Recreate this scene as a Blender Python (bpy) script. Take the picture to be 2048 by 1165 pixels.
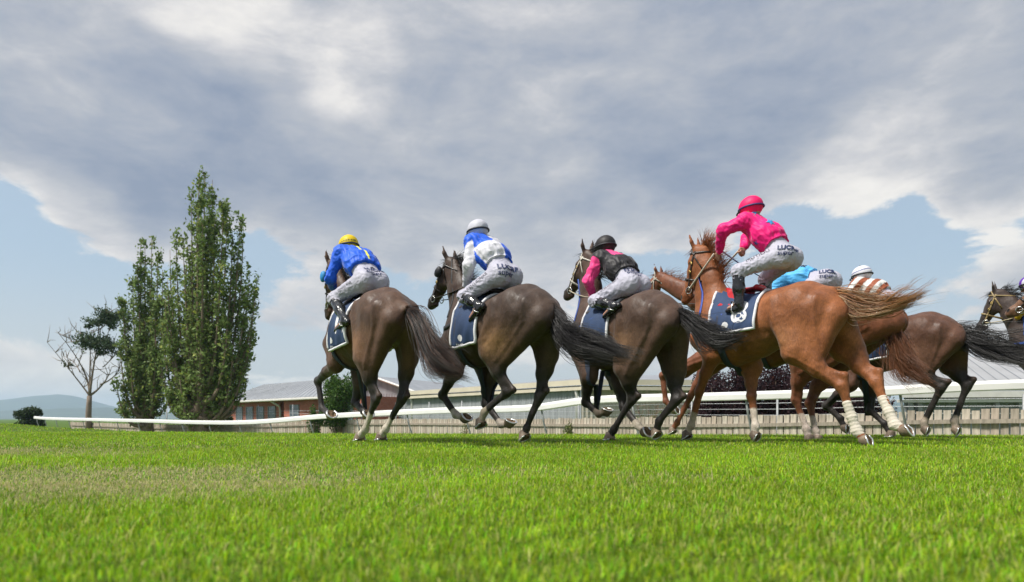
import bpy, bmesh, math, random
import numpy as np
from mathutils import Vector, Matrix
from mathutils.bvhtree import BVHTree
import openvdb

for o in list(bpy.data.objects):
    bpy.data.objects.remove(o)
SC = bpy.context.scene
COL = SC.collection
R = math.radians
V = lambda *a: np.array(a, dtype=float)

# ------------------------------------------------------------------ camera
FPX, HOR, CAMZ = 1365.0, 838.0, 0.245      # focal length in photo pixels, horizon row, eye height
cam_d = bpy.data.cameras.new('camera')
cam = bpy.data.objects.new('camera', cam_d)
COL.objects.link(cam)
cam.location = (0, 0, CAMZ)
cam.rotation_euler = (R(90), 0, 0)
cam_d.sensor_width = 36
cam_d.lens = 36 * FPX / 2048
cam_d.shift_y = (HOR - 582.5) / 2048
cam_d.clip_start = 0.05
cam_d.clip_end = 20000
cam_d.dof.use_dof = True
cam_d.dof.focus_distance = 5.6
cam_d.dof.aperture_fstop = 3.2
SC.camera = cam

# ------------------------------------------------------------------ light
SUN_DIR = Vector((-0.50, -0.24, 0.83)).normalized()      # towards the sun
sun_d = bpy.data.lights.new('sun', 'SUN')
sun_d.energy = 3.0
sun_d.angle = R(11)
sun_d.color = (1.0, 0.955, 0.88)
sun = bpy.data.objects.new('sun', sun_d)
COL.objects.link(sun)
sun.rotation_euler = SUN_DIR.to_track_quat('Z', 'Y').to_euler()
sun.location = (-20, -10, 30)
SC.view_settings.view_transform = 'Standard'
SC.view_settings.look = 'None'
SC.view_settings.gamma = 1
SC.view_settings.exposure = 0.90

# ------------------------------------------------------------------ node helpers
def N(nt, t, **kw):
    n = nt.nodes.new(t)
    for k, v in kw.items():
        if k.startswith('i_'):
            n.inputs[int(k[2:]) if k[2:].isdigit() else k[2:]].default_value = v
        else:
            setattr(n, k, v)
    return n

def M_(nt, op, a, b=None, c=None, clamp=False):
    n = nt.nodes.new('ShaderNodeMath'); n.operation = op; n.use_clamp = clamp
    for i, x in enumerate((a, b, c)):
        if x is None: continue
        if isinstance(x, (int, float)): n.inputs[i].default_value = x
        else: nt.links.new(x, n.inputs[i])
    return n.outputs[0]

def VM(nt, op, a, b=None):
    n = nt.nodes.new('ShaderNodeVectorMath'); n.operation = op
    for i, x in enumerate((a, b)):
        if x is None: continue
        if isinstance(x, (tuple, list)): n.inputs[i].default_value = x
        else: nt.links.new(x, n.inputs[i])
    return n

def ramp(nt, fac, stops, interp='LINEAR'):
    n = nt.nodes.new('ShaderNodeValToRGB'); n.color_ramp.interpolation = interp
    el = n.color_ramp.elements
    while len(el) < len(stops): el.new(0.5)
    for e, (p, c) in zip(el, stops):
        e.position = p; e.color = (c[0], c[1], c[2], 1) if len(c) == 3 else c
    if fac is not None: nt.links.new(fac, n.inputs[0])
    return n.outputs[0]

def mixc(nt, fac, a, b, mode='MIX'):
    n = nt.nodes.new('ShaderNodeMix'); n.data_type = 'RGBA'; n.blend_type = mode
    for s, x in ((0, fac), (6, a), (7, b)):
        if isinstance(x, (int, float)): n.inputs[s].default_value = x
        elif isinstance(x, (tuple, list)): n.inputs[s].default_value = (*x[:3], 1)
        else: nt.links.new(x, n.inputs[s])
    return n.outputs[2]

# ------------------------------------------------------------------ sky
world = bpy.data.worlds.new('World'); SC.world = world; world.use_nodes = True
nt = world.node_tree; nt.nodes.clear()
wout = N(nt, 'ShaderNodeOutputWorld')
sky = N(nt, 'ShaderNodeTexSky', sky_type='NISHITA', sun_disc=False)
sky.sun_elevation = math.asin(SUN_DIR.z)
sky.sun_rotation = math.atan2(SUN_DIR.x, SUN_DIR.y)
sky.altitude = 50; sky.air_density = 1.0; sky.dust_density = 2.0; sky.ozone_density = 1.0
geo = N(nt, 'ShaderNodeTexCoord')
D = geo.outputs['Generated']
sep = N(nt, 'ShaderNodeSeparateXYZ'); nt.links.new(D, sep.inputs[0])
dx, dy, dz = sep.outputs
zz = M_(nt, 'ADD', M_(nt, 'MAXIMUM', dz, 0.0), 0.10)
comb = N(nt, 'ShaderNodeCombineXYZ')
nt.links.new(M_(nt, 'DIVIDE', dx, zz), comb.inputs[0])
nt.links.new(M_(nt, 'DIVIDE', dy, zz), comb.inputs[1])
P = comb.outputs[0]
def wnoise(vec, scale, detail, rough, w=0.0, dist=0.0):
    n = N(nt, 'ShaderNodeTexNoise', noise_dimensions='4D')
    n.inputs['Scale'].default_value = scale; n.inputs['Detail'].default_value = detail
    n.inputs['Roughness'].default_value = rough; n.inputs['W'].default_value = w
    n.inputs['Distortion'].default_value = dist
    nt.links.new(vec, n.inputs['Vector']); return n.outputs[0]
DS = N(nt, 'ShaderNodeMapping'); DS.inputs['Scale'].default_value = (1.0, 1.0, 2.3); DS.inputs['Rotation'].default_value = (0, R(-9), 0)
nt.links.new(D, DS.inputs[0]); D2 = DS.outputs[0]
D2s = VM(nt, 'ADD', D2, (-.035, 0.0, .075)).outputs[0]          # a little towards the light, for relief on the cloud
n2 = wnoise(D2, 3.1, 13, 0.63, 2.4, 0.30)
n2b = wnoise(D2s, 3.1, 7, 0.55, 2.4, 0.35)
n3 = wnoise(D2, 9.5, 11, 0.66, 6.1, 0.35)
n3b = wnoise(VM(nt, 'ADD', D2, (-.016, 0.0, .03)).outputs[0], 9.5, 9, 0.64, 6.1, 0.35)
relief = M_(nt, 'ADD', M_(nt, 'SUBTRACT', n2, n2b), M_(nt, 'MULTIPLY', M_(nt, 'SUBTRACT', n3, n3b), .55))
# the main deck ends at about sixteen degrees above the horizon; broken cloud below it
mrd = N(nt, 'ShaderNodeMapRange', interpolation_type='SMOOTHSTEP')
mrd.inputs[1].default_value = 0.19; mrd.inputs[2].default_value = 0.33; mrd.inputs[3].default_value = 0.47; mrd.inputs[4].default_value = 0.93
nt.links.new(dz, mrd.inputs[0])
dens = M_(nt, 'ADD', mrd.outputs[0], M_(nt, 'MULTIPLY', M_(nt, 'SUBTRACT', n2, .5), 1.05))
dens = M_(nt, 'ADD', dens, M_(nt, 'MULTIPLY', M_(nt, 'SUBTRACT', n3, .5), .55))
mrl = N(nt, 'ShaderNodeMapRange', interpolation_type='SMOOTHSTEP')       # more cloud again low down
mrl.inputs[1].default_value = 0.02; mrl.inputs[2].default_value = 0.17; mrl.inputs[3].default_value = 0.12; mrl.inputs[4].default_value = 0.0
nt.links.new(dz, mrl.inputs[0]); dens = M_(nt, 'ADD', dens, mrl.outputs[0])
def skydir(px, py):
    v = Vector(((px - 1024) / FPX, 1, (HOR - py) / FPX)); return v.normalized()
def blob(src, px, py, deg, amt):
    c = skydir(px, py)
    d = VM(nt, 'DOT_PRODUCT', D, tuple(c)).outputs['Value']
    mr = N(nt, 'ShaderNodeMapRange', interpolation_type='SMOOTHSTEP')
    mr.inputs[1].default_value = math.cos(R(deg)); mr.inputs[2].default_value = 1.0
    mr.inputs[3].default_value = 0.0; mr.inputs[4].default_value = amt
    nt.links.new(d, mr.inputs[0])
    return M_(nt, 'ADD', src, mr.outputs[0])
# cloud banks and gaps, as places in the sky
for b in [(1780, 470, 10, -.22), (1560, 500, 7, -.10), (90, 520, 8, -.20), (560, 500, 6, -.16), (210, 440, 5, .26), (340, 420, 4, .18), (620, 590, 5, .22), (1960, 385, 4, .25), (1960, 620, 6, .22), (780, 560, 6, .12),
          (1100, 470, 6, .12), (650, 430, 5, .14), (1080, 590, 6, .10), (60, 640, 7, .14), (420, 60, 9, .10), (600, 200, 9, .10), (300, 260, 10, .08), (1700, 200, 20, .10)]: dens = blob(dens, *b)
mrc = N(nt, 'ShaderNodeMapRange', interpolation_type='SMOOTHSTEP')
mrc.inputs[1].default_value = 0.52; mrc.inputs[2].default_value = 0.615
nt.links.new(dens, mrc.inputs[0])
thick = dens
for b in [(440, -15, 6.5, -.36), (700, 130, 5, -.32), (610, 185, 4.5, -.2), (520, 20, 5, -.08), (160, 60, 8, -.10), (1250, 30, 14, -.10), (1850, 300, 8, -.12), (1050, 300, 7, -.10)]: thick = blob(thick, *b)
thick = M_(nt, 'SUBTRACT', thick, M_(nt, 'MULTIPLY', relief, 1.35))
mrt = N(nt, 'ShaderNodeMapRange'); mrt.inputs[1].default_value = 0.40; mrt.inputs[2].default_value = 1.22
nt.links.new(thick, mrt.inputs[0])
ccol = ramp(nt, mrt.outputs[0], [(0.0, (.50, .485, .465)), (0.16, (.435, .425, .42)), (0.32, (.345, .345, .36)),
                                 (0.52, (.262, .275, .305)), (0.74, (.205, .228, .275)), (1.0, (.152, .182, .242))])
# paler, warmer air low over the horizon
mrh = N(nt, 'ShaderNodeMapRange', interpolation_type='SMOOTHSTEP')
mrh.inputs[1].default_value = -0.02; mrh.inputs[2].default_value = 0.22; mrh.inputs[3].default_value = 0.8; mrh.inputs[4].default_value = 0.0
nt.links.new(dz, mrh.inputs[0])
ccol = mixc(nt, M_(nt, 'MULTIPLY', mrh.outputs[0], .38), ccol, (.43, .395, .375))
bg1 = N(nt, 'ShaderNodeBackground'); bg1.inputs['Strength'].default_value = 0.095
skyc = mixc(nt, 0.72, sky.outputs[0], (2.6, 3.2, 3.75))
skyc = mixc(nt, mrh.outputs[0], skyc, (3.9, 3.8, 3.8))
nt.links.new(skyc, bg1.inputs[0])
bg2 = N(nt, 'ShaderNodeBackground'); bg2.inputs['Strength'].default_value = 1.0
nt.links.new(ccol, bg2.inputs[0])
mxs = N(nt, 'ShaderNodeMixShader')
nt.links.new(mrc.outputs[0], mxs.inputs[0]); nt.links.new(bg1.outputs[0], mxs.inputs[1]); nt.links.new(bg2.outputs[0], mxs.inputs[2])
nt.links.new(mxs.outputs[0], wout.inputs[0])
SC.cycles.use_denoising = True
SC.cycles.max_bounces = 6
SC.cycles.volume_bounces = 2
SC.cycles.transparent_max_bounces = 8

# ------------------------------------------------------------------ object helpers
rng = np.random.default_rng(7)
random.seed(7)

def tag(o, label=None, cat=None, group=None, kind=None):
    if label: o['label'] = label
    if cat: o['category'] = cat
    if group: o['group'] = group
    if kind: o['kind'] = kind
    return o

def link(o, parent=None):
    COL.objects.link(o)
    if parent is not None: o.parent = parent
    return o

def empty(name, loc=(0, 0, 0), rz=0.0):
    o = bpy.data.objects.new(name, None); o.empty_display_size = 0.2
    o.location = loc; o.rotation_euler = (0, 0, rz)
    return link(o)

def mesh_obj(name, verts, faces, mat, parent=None, smooth=False, col=None):
    me = bpy.data.meshes.new(name)
    verts = np.asarray(verts, dtype=np.float32)
    if isinstance(faces, np.ndarray):
        n, k = faces.shape
        me.vertices.add(len(verts)); me.vertices.foreach_set('co', verts.ravel())
        me.loops.add(n * k); me.loops.foreach_set('vertex_index', faces.astype(np.int32).ravel())
        me.polygons.add(n); me.polygons.foreach_set('loop_start', np.arange(0, n * k, k, dtype=np.int32))
        me.update(calc_edges=True); me.validate()
    else:
        me.from_pydata([tuple(v) for v in verts], [], [tuple(f) for f in faces]); me.update()
    if smooth: me.polygons.foreach_set('use_smooth', np.ones(len(me.polygons), dtype=bool))
    if col is not None:
        at = me.color_attributes.new('col', 'FLOAT_COLOR', 'POINT')
        c4 = np.ones((len(me.vertices), 4), dtype=np.float32); c4[:, :3] = col
        at.data.foreach_set('color', c4.ravel())
    if mat: me.materials.append(mat)
    o = bpy.data.objects.new(name, me)
    return link(o, parent)

class MB:
    """collects simple solids into one mesh"""
    def __init__(s): s.v = []; s.f = []
    def add(s, v, f):
        b = len(s.v); s.v += [tuple(x) for x in v]; s.f += [tuple(i + b for i in q) for q in f]
    def box(s, c, size, rot=None):
        hx, hy, hz = [q / 2 for q in size]
        vs = [Vector((x, y, z)) for x in (-hx, hx) for y in (-hy, hy) for z in (-hz, hz)]
        if rot is not None: vs = [rot @ v for v in vs]
        s.add([v + Vector(c) for v in vs], [(0, 1, 3, 2), (4, 6, 7, 5), (0, 4, 5, 1), (2, 3, 7, 6), (0, 2, 6, 4), (1, 5, 7, 3)])
    def prism(s, poly, ext):
        n = len(poly); e = Vector(ext)
        s.add([Vector(p) for p in poly] + [Vector(p) + e for p in poly],
              [tuple(range(n))[::-1], tuple(range(n, 2 * n))] + [(i, (i + 1) % n, n + (i + 1) % n, n + i) for i in range(n)])
    def tube(s, pts, rad, seg=8, closed=False, flat=1.0, side=None):
        pts = [np.asarray(p, float) for p in pts]; n = len(pts)
        rads = rad if hasattr(rad, '__len__') else [rad] * n
        vs = []
        for i in range(n):
            a = pts[(i - 1) % n] if closed or i > 0 else pts[i]
            b = pts[(i + 1) % n] if closed or i < n - 1 else pts[i]
            t = b - a; t = t / (np.linalg.norm(t) + 1e-9)
            u0 = V(0, 0, 1) if abs(t[2]) < .9 else V(1, 0, 0)
            if side is not None: u0 = np.asarray(side[i] if np.ndim(side) > 1 else side, float)
            u = u0 - t * (u0 @ t); u /= np.linalg.norm(u) + 1e-9
            w = np.cross(t, u)
            for k in range(seg):
                an = 2 * math.pi * k / seg
                vs.append(pts[i] + rads[i] * (math.cos(an) * u * flat + math.sin(an) * w))
        fs = []
        m = n if closed else n - 1
        for i in range(m):
            for k in range(seg):
                j = (i + 1) % n
                fs.append((i * seg + k, i * seg + (k + 1) % seg, j * seg + (k + 1) % seg, j * seg + k))
        if not closed:
            fs.append(tuple(range(seg))[::-1]); fs.append(tuple((n - 1) * seg + k for k in range(seg)))
        s.add(vs, fs)
    def build(s, name, mat, parent=None, smooth=False):
        return mesh_obj(name, s.v, s.f, mat, parent, smooth)

def copy_tree(o, parent=None):
    c = o.copy(); COL.objects.link(c); c.parent = parent
    for ch in o.children: copy_tree(ch, c)
    return c

def snoise(p, scale, seed=0, octaves=3):
    r = np.random.default_rng(seed); out = np.zeros(len(p)); amp = 1.0; tot = 0
    for o in range(octaves):
        for _ in range(5):
            k = r.normal(size=3); k *= scale * (2 ** o) / np.linalg.norm(k) * r.uniform(.7, 1.4)
            out += amp * np.sin(p @ k + r.uniform(0, 6.28)) / 5 * 1.5
        tot += amp; amp *= .5
    return out / tot

# ------------------------------------------------------------------ signed distance solids
class Field:
    def __init__(s): s.pr = []
    def seg(s, p0, p1, r0, r1, k=.05, side=(0, 1, 0), neg=False):
        """tapered elliptical capsule; r = (across 'side', across the other axis) or a number"""
        p0 = np.asarray(p0, float); p1 = np.asarray(p1, float)
        r0 = (r0, r0) if np.isscalar(r0) else r0; r1 = (r1, r1) if np.isscalar(r1) else r1
        s.pr.append((p0, p1, r0, r1, k, np.asarray(side, float), neg)); return s
    def chain(s, pts, rads, k=.05, side=(0, 1, 0)):
        for a, b, ra, rb in zip(pts[:-1], pts[1:], rads[:-1], rads[1:]): s.seg(a, b, ra, rb, k, side)
        return s
    def ball(s, c, r, k=.04, axis=(0, 0, 1), side=(0, 1, 0), neg=False):
        """ellipsoid: r = (along side, along third, along axis)"""
        c = np.asarray(c, float); ax = np.asarray(axis, float)
        if np.isscalar(r): r = (r, r, r)
        e = 1e-4
        s.pr.append((c - ax * e, c + ax * e, (r[0], r[1]), (r[0], r[1]), k, np.asarray(side, float), neg, r[2])); return s
    def mesh(s, vox, clip=None):
        lo = np.min([np.minimum(p[0], p[1]) - max(*p[2], *p[3], p[7] if len(p) > 7 else 0) for p in s.pr if not p[6]], axis=0) - 4 * vox
        hi = np.max([np.maximum(p[0], p[1]) + max(*p[2], *p[3], p[7] if len(p) > 7 else 0) for p in s.pr if not p[6]], axis=0) + 4 * vox
        dims = np.ceil((hi - lo) / vox).astype(int) + 1
        BIG = 0.25
        g = np.full(dims, BIG, dtype=np.float32)
        for p in s.pr:
            p0, p1, r0, r1, k, sd, neg = p[:7]
            rm = max(*r0, *r1, p[7] if len(p) > 7 else 0) + k + 3 * vox
            a = np.clip(np.floor((np.minimum(p0, p1) - rm - lo) / vox).astype(int), 0, dims)
            b = np.clip(np.ceil((np.maximum(p0, p1) + rm - lo) / vox).astype(int) + 1, 0, dims)
            if np.any(b <= a): continue
            ax_ = [(np.arange(a[i], b[i]) * vox + lo[i]).astype(np.float32) for i in range(3)]
            X, Y, Z = ax_[0][:, None, None], ax_[1][None, :, None], ax_[2][None, None, :]
            d = p1 - p0; L = np.linalg.norm(d); ax = d / L
            sd = sd - ax * (sd @ ax)
            if np.linalg.norm(sd) < 1e-3: sd = np.cross(ax, V(1, .3, .2))
            sd = sd / np.linalg.norm(sd); up = np.cross(ax, sd)
            x, y, z = X - p0[0], Y - p0[1], Z - p0[2]
            w = x * ax[0] + y * ax[1] + z * ax[2]
            t = np.clip(w / L, 0, 1)
            u = x * sd[0] + y * sd[1] + z * sd[2]
            v = x * up[0] + y * up[1] + z * up[2]
            e = w - t * L
            A = r0[0] + (r1[0] - r0[0]) * t; B = r0[1] + (r1[1] - r0[1]) * t
            E_ = p[7] if len(p) > 7 else np.minimum(A, B)
            k0 = np.sqrt((u / A) ** 2 + (v / B) ** 2 + (e / E_) ** 2)
            k1 = np.sqrt((u / A ** 2) ** 2 + (v / B ** 2) ** 2 + (e / E_ ** 2) ** 2) + 1e-6
            ds = k0 * (k0 - 1) / k1
            ds = np.maximum(ds, -np.minimum(A, B))
            sub = g[a[0]:b[0], a[1]:b[1], a[2]:b[2]]
            if neg:
                h = np.maximum(k - np.abs(sub + ds), 0) / k
                np.copyto(sub, np.maximum(sub, -ds) + h * h * k * .25)
            else:
                h = np.maximum(k - np.abs(sub - ds), 0) / k
                np.copyto(sub, np.minimum(sub, ds) - h * h * k * .25)
        if clip is not None:       # cut with half spaces (point, normal pointing to the removed side)
            gx = [(np.arange(dims[i]) * vox + lo[i]).astype(np.float32) for i in range(3)]
            for c, n in clip:
                n = np.asarray(n, float); n = n / np.linalg.norm(n)
                pl = (gx[0][:, None, None] - c[0]) * n[0] + (gx[1][None, :, None] - c[1]) * n[1] + (gx[2][None, None, :] - c[2]) * n[2]
                g = np.maximum(g, pl.astype(np.float32))
        g = np.minimum(g, BIG)
        gr = openvdb.FloatGrid(BIG); gr.copyFromArray(g)
        pts, quads = gr.convertToQuads(0.0)
        return pts * vox + lo, quads[:, ::-1]

def laplace(v, q, it=2, f=.5):
    n = len(v)
    e = np.concatenate([q[:, [0, 1]], q[:, [1, 2]], q[:, [2, 3]], q[:, [3, 0]]])
    deg = np.bincount(e[:, 0], minlength=n) + np.bincount(e[:, 1], minlength=n)
    for _ in range(it):
        s = np.stack([np.bincount(e[:, 0], v[e[:, 1], i], n) + np.bincount(e[:, 1], v[e[:, 0], i], n) for i in range(3)], 1)
        v = v + f * (s / np.maximum(deg, 1)[:, None] - v)
    return v

def vnormals(v, q):
    nr = np.cross(v[q[:, 2]] - v[q[:, 0]], v[q[:, 3]] - v[q[:, 1]])
    out = np.zeros_like(v)
    for k in range(4):
        for i in range(3): out[:, i] += np.bincount(q[:, k], nr[:, i], len(v))
    return out / (np.linalg.norm(out, axis=1)[:, None] + 1e-9)

def bvh_of(v, q): return BVHTree.FromPolygons([tuple(x) for x in v], [tuple(int(i) for i in f) for f in q])

def paint(col, v, p0, p1, rad, c, soft=.03):
    p0 = np.asarray(p0, float); p1 = np.asarray(p1, float)
    d = p1 - p0; t = np.clip(((v - p0) @ d) / (d @ d + 1e-9), 0, 1)
    dist = np.linalg.norm(v - p0 - t[:, None] * d, axis=1)
    m = np.clip((rad + soft - dist) / soft, 0, 1)[:, None]
    return col * (1 - m) + np.asarray(c) * m

# ------------------------------------------------------------------ materials
MATS = {}
def newmat(name):
    m = bpy.data.materials.new(name); m.use_nodes = True; nt = m.node_tree
    return m, nt, nt.nodes['Principled BSDF']

def mat_plain(name, color, rough=.6, var=.15, nscale=6.0, bump=0.0, bscale=40.0, metal=0.0, spec=.5, stretch=(1, 1, 1), sheen=0.0, coat=0.0):
    if name in MATS: return MATS[name]
    m, nt, bs = newmat(name)
    tc = N(nt, 'ShaderNodeTexCoord'); mp = N(nt, 'ShaderNodeMapping'); mp.inputs['Scale'].default_value = stretch
    nt.links.new(tc.outputs['Object'], mp.inputs[0])
    nz = N(nt, 'ShaderNodeTexNoise'); nz.inputs['Scale'].default_value = nscale; nz.inputs['Detail'].default_value = 6
    nt.links.new(mp.outputs[0], nz.inputs[0])
    c = V(*color)
    cc = ramp(nt, nz.outputs[0], [(.25, tuple(c * (1 - var))), (.75, tuple(np.minimum(c * (1 + var), .95)))])
    nt.links.new(cc, bs.inputs['Base Color'])
    bs.inputs['Roughness'].default_value = rough; bs.inputs['Metallic'].default_value = metal
    bs.inputs['Specular IOR Level'].default_value = spec
    if sheen: bs.inputs['Sheen Weight'].default_value = sheen
    if coat: bs.inputs['Coat Weight'].default_value = coat; bs.inputs['Coat Roughness'].default_value = .15
    if bump:
        nb = N(nt, 'ShaderNodeTexNoise'); nb.inputs['Scale'].default_value = bscale; nb.inputs['Detail'].default_value = 4
        nt.links.new(mp.outputs[0], nb.inputs[0])
        bp = N(nt, 'ShaderNodeBump'); bp.inputs['Strength'].default_value = bump; bp.inputs['Distance'].default_value = .01
        nt.links.new(nb.outputs[0], bp.inputs['Height']); nt.links.new(bp.outputs[0], bs.inputs['Normal'])
    MATS[name] = m
    return m

def mat_attr(name, rough=.5, var=.2, nscale=5.0, bump=.15, bscale=120.0, spec=.4, coat=0.0, stretch=(1, 1, 1), sheen=0.0, trans=0.0):
    if name in MATS: return MATS[name]
    m, nt, bs = newmat(name)
    at = N(nt, 'ShaderNodeAttribute', attribute_name='col')
    tc = N(nt, 'ShaderNodeTexCoord'); mp = N(nt, 'ShaderNodeMapping'); mp.inputs['Scale'].default_value = stretch
    nt.links.new(tc.outputs['Object'], mp.inputs[0])
    nz = N(nt, 'ShaderNodeTexNoise'); nz.inputs['Scale'].default_value = nscale; nz.inputs['Detail'].default_value = 7
    nt.links.new(mp.outputs[0], nz.inputs[0])
    f = ramp(nt, nz.outputs[0], [(.25, (1 - var,) * 3), (.75, (1 + var,) * 3)])
    c = mixc(nt, 1.0, at.outputs['Color'], f, 'MULTIPLY')
    nt.links.new(c, bs.inputs['Base Color'])
    bs.inputs['Roughness'].default_value = rough; bs.inputs['Specular IOR Level'].default_value = spec
    if coat: bs.inputs['Coat Weight'].default_value = coat; bs.inputs['Coat Roughness'].default_value = .3
    if sheen: bs.inputs['Sheen Weight'].default_value = sheen; bs.inputs['Sheen Roughness'].default_value = .4
    nb = N(nt, 'ShaderNodeTexNoise'); nb.inputs['Scale'].default_value = bscale; nb.inputs['Detail'].default_value = 3
    nt.links.new(mp.outputs[0], nb.inputs[0])
    bp = N(nt, 'ShaderNodeBump'); bp.inputs['Strength'].default_value = bump; bp.inputs['Distance'].default_value = .006
    nt.links.new(nb.outputs[0], bp.inputs['Height']); nt.links.new(bp.outputs[0], bs.inputs['Normal'])
    if trans:
        tr = N(nt, 'ShaderNodeBsdfTranslucent'); nt.links.new(c, tr.inputs[0])
        mx = N(nt, 'ShaderNodeMixShader'); mx.inputs[0].default_value = trans
        nt.links.new(bs.outputs[0], mx.inputs[1]); nt.links.new(tr.outputs[0], mx.inputs[2])
        nt.links.new(mx.outputs[0], nt.nodes['Material Output'].inputs[0])
    MATS[name] = m
    return m


# ================================================================== SETTING
def at(px, py, Y): return V((px - 1024) / FPX * Y, Y, CAMZ + (HOR - py) / FPX * Y)

CRX = [-1.5, -.74, -.677, -.53, -.28, .056, .334, .715, 1.5]
CRY = [400., 36., 20., 12.8, 11.2, 10.7, 10.4, 10.0, 9.3]
def ground_z(x, y):
    x = np.asarray(x, float); y = np.asarray(y, float)
    yy = np.maximum(y, .5)
    yc = np.interp(x / yy, CRX, CRY)
    t = np.clip((y - yc) / 4.0, 0, 1)
    z = -1.0 * (.35 * t + .65 * t * t * (3 - 2 * t))
    z = z + .012 * np.sin(x * 1.3 + y * .7) * np.clip(1 - y / 9, 0, 1) + .008 * np.sin(x * 3.1 - y * 2.3) * np.clip(1 - y / 7, 0, 1)
    return z

def dryness(x, y):
    p = np.stack([x, y, 0 * x], 1)
    n = snoise(p, 5.0, 11, 4)
    d = np.exp(-(((x + 2.0) / 1.5) ** 2 + ((y - 2.75) / .70) ** 2))
    d2 = np.exp(-(((x + 4.4) / 1.6) ** 2 + ((y - 5.0) / 1.2) ** 2)) * .6
    return np.clip((d + d2) * 1.5 + n * .38 - .10, 0, 1)

# ground sheet
sp = lambda a, b, n, s: np.sign(np.linspace(a, b, n)) * 0 + np.sinh(np.linspace(np.arcsinh(a / s), np.arcsinh(b / s), n)) * s
gx = sp(-4600, 4600, 250, 2.5); gy = np.concatenate([sp(-400, 0, 30, 3.0)[:-1], sp(0, 4600, 230, 3.0)])
GX, GY = np.meshgrid(gx, gy)
GV = np.stack([GX.ravel(), GY.ravel(), ground_z(GX.ravel(), GY.ravel())], 1)
nx, ny = len(gx), len(gy)
ii = (np.arange(ny - 1)[:, None] * nx + np.arange(nx - 1)[None, :]).ravel()
GF = np.stack([ii, ii + 1, ii + nx + 1, ii + nx], 1)

m, nt, bs = newmat('turf')
tc = N(nt, 'ShaderNodeTexCoord')
nz = N(nt, 'ShaderNodeTexNoise'); nz.inputs['Scale'].default_value = 1.3; nz.inputs['Detail'].default_value = 8; nt.links.new(tc.outputs['Object'], nz.inputs[0])
nz2 = N(nt, 'ShaderNodeTexNoise'); nz2.inputs['Scale'].default_value = 55; nz2.inputs['Detail'].default_value = 5; nt.links.new(tc.outputs['Object'], nz2.inputs[0])
c1 = ramp(nt, nz.outputs[0], [(.3, (.06, .115, .008)), (.7, (.10, .165, .014))])
c2 = ramp(nt, nz2.outputs[0], [(.3, (.55, .55, .55)), (.7, (1.25, 1.25, 1.25))])
nt.links.new(mixc(nt, 1.0, c1, c2, 'MULTIPLY'), bs.inputs['Base Color'])
bs.inputs['Roughness'].default_value = .8; bs.inputs['Specular IOR Level'].default_value = .15
bp = N(nt, 'ShaderNodeBump'); bp.inputs['Strength'].default_value = .8; bp.inputs['Distance'].default_value = .03
nt.links.new(nz2.outputs[0], bp.inputs['Height']); nt.links.new(bp.outputs[0], bs.inputs['Normal'])
tag(mesh_obj('ground', GV, GF, m, smooth=True), kind='structure')

# grass blades
def grass(n, y0, y1, spread, hmin, hmax, wid, power=1.0, xoff=0.0, xr=None):
    u = rng.random(n)
    if xr is None:
        y = (y0 ** power + u * (y1 ** power - y0 ** power)) ** (1 / power)
        x = (rng.random(n) * 2 - 1) * (y * spread + .5)
    else:
        y = y0 + u * (y1 - y0); x = xr[0] + rng.random(n) * (xr[1] - xr[0])
    z = ground_z(x, y)
    ok = z > -.35
    x, y, z = x[ok], y[ok], z[ok]; n = len(x)
    pp = np.stack([x, y, 0 * x], 1)
    clump = snoise(pp, 38.0, 3, 3); broad = snoise(pp, 3.0, 5, 4)
    dry = dryness(x, y)
    h = (hmin + (hmax - hmin) * rng.random(n)) * (1 + .55 * clump) * (1 - .35 * dry)
    an = rng.random(n) * 6.283; ln = an + rng.normal(0, .5, n)
    tilt = np.abs(rng.normal(0, .8, n)) + .10
    dirx, diry = np.cos(ln) , np.sin(ln)
    w = wid * (.6 + .8 * rng.random(n))
    sx, sy = -np.sin(an) * w / 2, np.cos(an) * w / 2
    base = np.stack([x, y, z - .004], 1)
    mid = base + np.stack([dirx * np.sin(tilt * .6) * h * .55, diry * np.sin(tilt * .6) * h * .55, np.cos(tilt * .6) * h * .55], 1)
    tip = mid + np.stack([dirx * np.sin(tilt * 1.7) * h * .5, diry * np.sin(tilt * 1.7) * h * .5, np.cos(np.minimum(tilt * 1.7, 1.9)) * h * .5], 1)
    s = np.stack([sx, sy, 0 * sx], 1)
    vs = np.stack([base - s, base + s, mid + s * .85, mid - s * .85, tip], 1).reshape(-1, 3)
    i0 = np.arange(n) * 5
    quads = np.stack([i0, i0 + 1, i0 + 2, i0 + 3], 1); tris = np.stack([i0 + 3, i0 + 2, i0 + 4], 1)
    c = np.array([.262, .425, .014])[None] * (1 + .30 * broad[:, None]) * (1 + .35 * clump[:, None]) * (.45 + 1.1 * rng.random((n, 1)))
    c[:, 0] *= 1 + .25 * rng.normal(size=n).clip(-1.5, 1.5)
    yel = (rng.random(n) < .15)[:, None]
    c = np.where(yel, np.array([.50, .50, .14])[None] * (.7 + .5 * rng.random((n, 1))), c)
    isd = (rng.random(n) < dry * .68)[:, None]
    c = np.where(isd, np.array([.60, .52, .27])[None] * (.7 + .5 * rng.random((n, 1))), c)
    cv = np.repeat(c, 5, axis=0).reshape(n, 5, 3); cv[:, :2] *= np.array([.9, .95, 1.0]) ; cv[:, 4] *= 1.12
    return vs, quads, tris, cv.reshape(-1, 3)
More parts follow.
